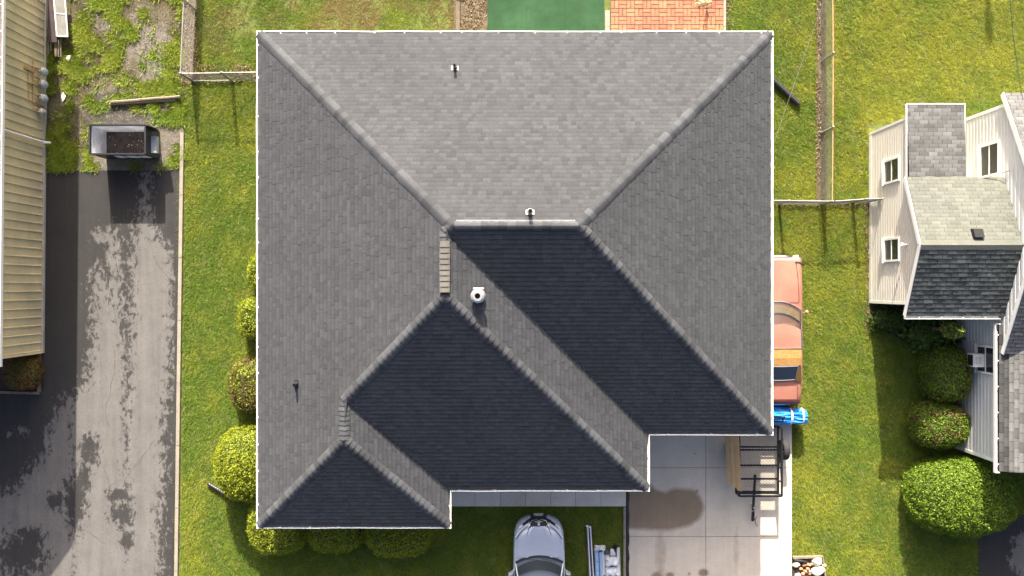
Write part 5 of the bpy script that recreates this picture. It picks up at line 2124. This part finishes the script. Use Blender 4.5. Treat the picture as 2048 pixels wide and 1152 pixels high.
YG = ((.29, .32, .022), (.145, .19, .014))
DG = ((.19, .28, .022), (.075, .13, .014))
BWa = 'clipped evergreen bush '
bush('clipped_bush', 'topmost small yellow green bush peeking out left of the roof', (*W(526, 545, .8),), (.62, .80, .75), 2.4, 7000, YG, leaf=.06, seed=1)
bush('clipped_bush', 'boxy yellow green bush left of the roof beside the boxy gap', (*W(520, 637, .8),), (.78, .74, .85), 3.6, 9000, YG, leaf=.06, seed=2)
bush('clipped_bush', 'browning bush left of the roof above the big round bush', (*W(513, 772, .8),), (1.0, 1.02, .9), 2.8, 13000, YG, .60, (.13, .095, .03), leaf=.06, seed=3)
bush('clipped_bush', 'big round yellow green bush left of the roof', (*W(503, 930, 1.0),), (1.36, 1.40, 1.15), 2.3, 26000, YG, leaf=.06, seed=4)
bush('clipped_bush', 'rounded bush wrapping the lower left roof corner', (*W(557, 1046, .8),), (1.05, 1.10, 1.05), 2.8, 20000, YG, leaf=.055, seed=5)
bush('clipped_bush', 'low middle bush peeking out below the front left eave', (*W(670, 1050, .7),), (1.08, .98, .85), 2.8, 16000, YG, leaf=.055, seed=6)
bush('clipped_bush', 'wide right bush below the front left eave', (*W(797, 1052, .7),), (1.18, 1.07, .92), 3.2, 20000, YG, leaf=.055, seed=7)
bush('clipped_bush', 'biggest dense green bush at the lower right beside the neighbour drive', (*W(1922, 993, .9),), (1.82, 1.36, 1.30), 2.5, 42000, DG, leaf=.065, seed=8, rough=.06)
bush('clipped_bush', 'reddish tinged bush at the foot of the white wall above the biggest bush', (*W(1882, 850, .8),), (.98, .86, .95), 2.5, 17000, DG, .36, (.12, .075, .03), leaf=.055, seed=9)
bush('clipped_bush', 'tall dark bush in shade against the white wall', (*W(1893, 748, .9),), (.72, 1.0, 1.1), 3.0, 13000, DG, .35, (.09, .06, .025), leaf=.055, seed=10)
bush('leafy_shrub', 'broad leaved shrub in the shade under the white house eave', (*W(1868, 670, .5),), (1.0, .62, .62), 2.2, 2600, ((.10, .17, .03), (.04, .085, .018)), leaf=.13, seed=12, rough=.3, spiky=.8, cat='shrub')
bush('leafy_shrub', 'low dark ground shrub at the corner of the white house', (*W(1785, 640, .3),), (.85, .42, .34), 2.2, 3000, ((.07, .12, .02), (.03, .06, .012)), leaf=.09, seed=13, rough=.3, spiky=.8, cat='shrub')
bush('leafy_shrub', 'bright yellow green shrub tip catching the sun beside the white wall', (*W(1918, 662, 2.5),), (.26, .26, .75), 2.2, 800, ((.30, .33, .06), (.16, .22, .03)), leaf=.11, seed=14, rough=.3, zc=2.05, spiky=.8, cat='shrub')
bush('clipped_bush', 'brownish round bush in the bed below the tan metal building', (*W(42, 745, .5),), (.62, .64, .55), 2.6, 8000, ((.20, .15, .05), (.09, .065, .02)), .5, (.22, .10, .03), leaf=.05, seed=15)

# bare shrub on the patio, with a pale wrapper
bs = thing('bare_shrub', 'bare leafless shrub on the brick patio', 'shrub', (*W(1400, 15), 0))
m = MB()
c = W(1412, 30)
for k in range(11):
    a = R.uniform(0, 6.28)
    l_ = R.uniform(.35, .65)
    p = Vector((c[0], c[1] + .2, .05))
    pts = [p]
    for s in range(4):
        p = p + Vector((math.cos(a) * l_ / 4 * .5, math.sin(a) * l_ / 4 * .6, l_ / 4))
        a += R.uniform(-.6, .6)
        pts.append(p)
    m.tube(pts, [.014, .011, .009, .006, .003], 5)
m.build('branches', 'bark', bs)
c = W(1405, 6)
crumple('wrapping_sheet', 'pale yellow sheet lying on the brick patio', c[0], c[1], .30, .16, .12, 'plank', 12, 'sheet')

# ================================================================== GRASS, WEEDS, LEAF LITTER
excl = [
    PXP([(-60, 341), (357, 341), (349, 1200), (-60, 1200)]),
    PXP([(366, 266), (372, 266), (366, 580), (361, 1200), (349, 1200), (357, 576)]),
    PXP([(-60, -60), (366, -60), (366, 345), (-60, 345)]),
    PXP([(366, -60), (386, -60), (386, 160), (366, 175)]),
    [(-7.95, 8.0), (8.12, 8.0), (8.12, -4.4), (4.1, -4.4), (4.1, -6.3), (-2.5, -6.3), (-2.5, -7.45), (-7.95, -7.45)],
    PXP([(880, 940), (1252, 940), (1252, 1012), (880, 1012)]),
    PXP([(1246, 1010), (1259, 1010), (1259, 1240), (1246, 1240)]),
    [(X0 - .05, -14), (X2 + .02, -14), (X2 + .02, -4.7), (X0 - .05, -4.7)],
    PXP([(908, -80), (1452, -80), (1452, 130), (908, 130)]),
    PXP([(1635, -80), (1648, -80), (1648, 404), (1635, 404)]),
    [(NX - .03, NY0 - .05), (26, NY0 - .05), (26, 6.05), (NX - .03, 6.05)],
    [(MXW, -5.85), (26, -5.85), (26, 0), (MXW, 0)],
    PXP([(1860, 606), (1940, 606), (1940, 790), (1862, 800)]),
    PXP([(1955, 1030), (2200, 1030), (2200, 1240), (1955, 1240)]),
    PXP([(1584, 1112), (1647, 1112), (1654, 1240), (1584, 1240)]),
]


def scatter_blades(nb, bx, ex, seed, hgt, wid, colfn, keepfn, name, label, cat, mname='grass_blade', lean=.9, tuft=7, spread=.035):
    rs = np.random.default_rng(seed)
    x = rs.uniform(bx[0], bx[1], nb)
    y = rs.uniform(bx[2], bx[3], nb)
    k = keepfn(x, y, rs)
    for p in ex:
        k &= ~in_poly(x, y, p)
    x, y = x[k], y[k]
    n_ = len(x)
    col, hs = colfn(x, y, rs)
    X = np.repeat(x, tuft) + rs.normal(size=n_ * tuft) * spread
    Y = np.repeat(y, tuft) + rs.normal(size=n_ * tuft) * spread
    N_ = len(X)
    a = rs.uniform(0, 2 * np.pi, N_)
    ln = rs.uniform(.35, 1.0, N_) * lean
    hh = np.repeat(hs, tuft) * rs.uniform(.6, 1.25, N_) * hgt
    e2 = np.stack([np.cos(a) * ln * hh, np.sin(a) * ln * hh, hh], 1)
    b = a + np.pi / 2 + rs.normal(size=N_) * .4
    ww = wid * rs.uniform(.6, 1.3, N_)
    e1 = np.stack([np.cos(b) * ww, np.sin(b) * ww, np.zeros(N_)], 1)
    pos = np.stack([X, Y, np.full(N_, -.025)], 1)
    C_ = np.repeat(col, tuft, 0) * rs.uniform(.72, 1.3, (N_, 1))
    o = leaf_mesh(name, pos, e1, e2, C_, mname)
    tag(o, label, cat, kind='stuff')
    return o


def lawn_col(x, y, rs):
    n1, n2, n3 = vnoise(x, y, .35, 3), vnoise(x, y, 1.6, 5), vnoise(x, y, 9.0, 9, 2)
    green = np.array([.130, .205, .020])
    yel = np.array([.280, .300, .030])
    dry = np.array([.24, .19, .075])
    right = np.clip((x - 9) / 3, 0, 1) * np.clip((y + 1) / 6, 0, 1)
    t = np.clip(.32 + 1.5 * (n1 - .5) + 1.5 * (n2 - .5) + .35 * right + .3 * (n3 - .5), 0, 1)[:, None]
    c = green * (1 - t) + yel * t
    top = np.clip((y - 8.3) / .6, 0, 1) * np.clip((8 - np.abs(x + 4.5)) / 3, 0, 1) * (x < 0)
    dn = vnoise(x, y, 1.1, 14)
    dt = np.clip(top * np.clip((dn - .33) * 3.2, 0, 1), 0, .95)[:, None]
    c = c * (1 - dt) + dry * dt
    sp = (rs.random(len(x)) < .05)[:, None]
    c = np.where(sp, dry * 1.1, c)
    c = c * (.72 + .40 * n3 + .16 * vnoise(x, y, .8, 77))[:, None]
    return c, .85 + .3 * n3


def lawn_keep(x, y, rs):
    k = np.ones(x.shape, bool)
    # small bare spots
    for px, py, rx, ry in ((1842, 120, 5, 15), (1846, 160, 4, 14), (1850, 195, 4, 10), (980, 1122, 14, 7)):
        c = W(px, py)
        q = np.hypot((x - c[0]) / (rx * H / F), (y - c[1]) / (ry * H / F))
        k &= (q > 1) | (rs.random(len(x)) > .75)
    # thin turf along the upper strip behind the house
    thin = (y > 8.3) & (x < -1.8) & (x > -10.2)
    k &= ~(thin & (vnoise(x, y, 1.3, 22) > .58) & (rs.random(len(x)) > .35))
    return k


scatter_blades(270000, (-19.5, 19.5, -11.2, 11.2), excl, 3, .062, .016, lawn_col, lawn_keep, 'grass', 'short mown green grass of the lawns', 'grass', lean=1.8, tuft=8, spread=.045)

# shaded grass strip beside the tan building and weeds in the gravel lot
lot_ex = [PXP([(180, 246), (325, 246), (325, 330), (180, 330)]), PXP([(95, -60), (136, -60), (136, 78), (95, 85)])]


def weed_col(x, y, rs):
    n1, n2, n3 = vnoise(x, y, 1.2, 31), vnoise(x, y, 4, 33), vnoise(x, y, 2.6, 37, 3)
    lush = np.clip((n3 - .46) * 9 + rs.normal(size=len(x)) * .25, 0, 1)[:, None]
    dry = np.array([.165, .135, .055]) * rs.uniform(.7, 1.25, (len(x), 1))
    t = np.clip(n1 * .9 + .5 * (n2 - .5), 0, 1)[:, None]
    c = np.array([.15, .24, .018]) * (1 - t) + np.array([.27, .29, .03]) * t
    c = dry * (1 - lush) + c * lush
    return c * (.75 + .5 * n2)[:, None], .45 + .9 * lush[:, 0]


def weed_keep(x, y, rs):
    d = dirt_field(x, y)
    m_ = .55 * vnoise(x, y, 1.0, 41, 4) + .45 * vnoise(x, y, 3.2, 43, 3)
    thr = .495 + .14 * np.clip(d - .40, 0, 1)
    # thicker at the shaded edge
    edge = (x < W(175, 0)[0]) | (x > W(335, 0)[0])
    thr = np.where(edge, thr - .08, thr)
    return (m_ + rs.normal(size=len(x)) * .03 > thr) | (rs.random(len(x)) < .05)


lotbox = (W(92, 0)[0], W(366, 0)[0], W(0, 338)[1], 10.9)
scatter_blades(24000, lotbox, lot_ex, 5, .09, .040, weed_col, weed_keep, 'weeds', 'patchy weeds growing through the gravel lot', 'weeds', lean=1.9, tuft=9, spread=.055)


def litter(name, label, boxes, n, seed, cols, size=.035, z=.02):
    rs = np.random.default_rng(seed)
    xs_, ys_ = [], []
    tot = sum((b[1] - b[0]) * (b[3] - b[2]) for b in boxes)
    for b in boxes:
        k = int(n * (b[1] - b[0]) * (b[3] - b[2]) / tot)
        xs_.append(rs.uniform(b[0], b[1], k))
        ys_.append(rs.uniform(b[2], b[3], k))
    x, y = np.concatenate(xs_), np.concatenate(ys_)
    k = vnoise(x, y, 2.2, seed, 3) + rs.random(len(x)) * .35 > .52
    x, y = x[k], y[k]
    n_ = len(x)
    a = rs.uniform(0, 6.28, n_)
    s = size * rs.uniform(.5, 1.5, n_)
    e1 = np.stack([np.cos(a) * s, np.sin(a) * s, rs.normal(size=n_) * .3 * s], 1)
    e2 = np.stack([-np.sin(a) * s * .7, np.cos(a) * s * .7, rs.normal(size=n_) * .4 * s], 1)
    pos = np.stack([x, y, z + rs.random(n_) * .03], 1)
    cols = np.array(cols)
    col = cols[rs.integers(0, len(cols), n_)] * rs.uniform(.7, 1.3, (n_, 1))
    tag(leaf_mesh(name, pos, e1, e2, col, 'litter', quad=True), label, 'leaves', kind='stuff')


def pb_(x0, y0, x1, y1):
    a, b = W(x0, y1), W(x1, y0)
    return (a[0], b[0], a[1], b[1])


LC = [(.20, .145, .08), (.12, .08, .04), (.28, .22, .14), (.06, .04, .022)]
litter('dead_leaves', 'dead leaves along the left fence strip', [pb_(364, -20, 396, 168), pb_(396, 130, 512, 166)], 2600, 61, LC, .05)
litter('dead_leaves', 'dead leaves along the right fence strip', [pb_(1631, -20, 1651, 402), pb_(1550, 402, 1740, 416)], 2600, 62, LC, .045)
litter('dead_leaves', 'dead leaves on the soil bed beside the green mat', [pb_(922, -20, 974, 62)], 900, 63, LC, .05)
litter('dead_leaves', 'dead leaves along the foot of the white sided wall', [pb_(1728, 400, 1745, 660), pb_(1453, -10, 1464, 62)], 1300, 64, LC, .04)
litter('gravel_stones', 'loose pale stones over the gravel lot', [pb_(150, -10, 364, 338)], 9000, 65, [(.22, .20, .175), (.16, .14, .12), (.30, .28, .25), (.08, .065, .05)], .026, .012)
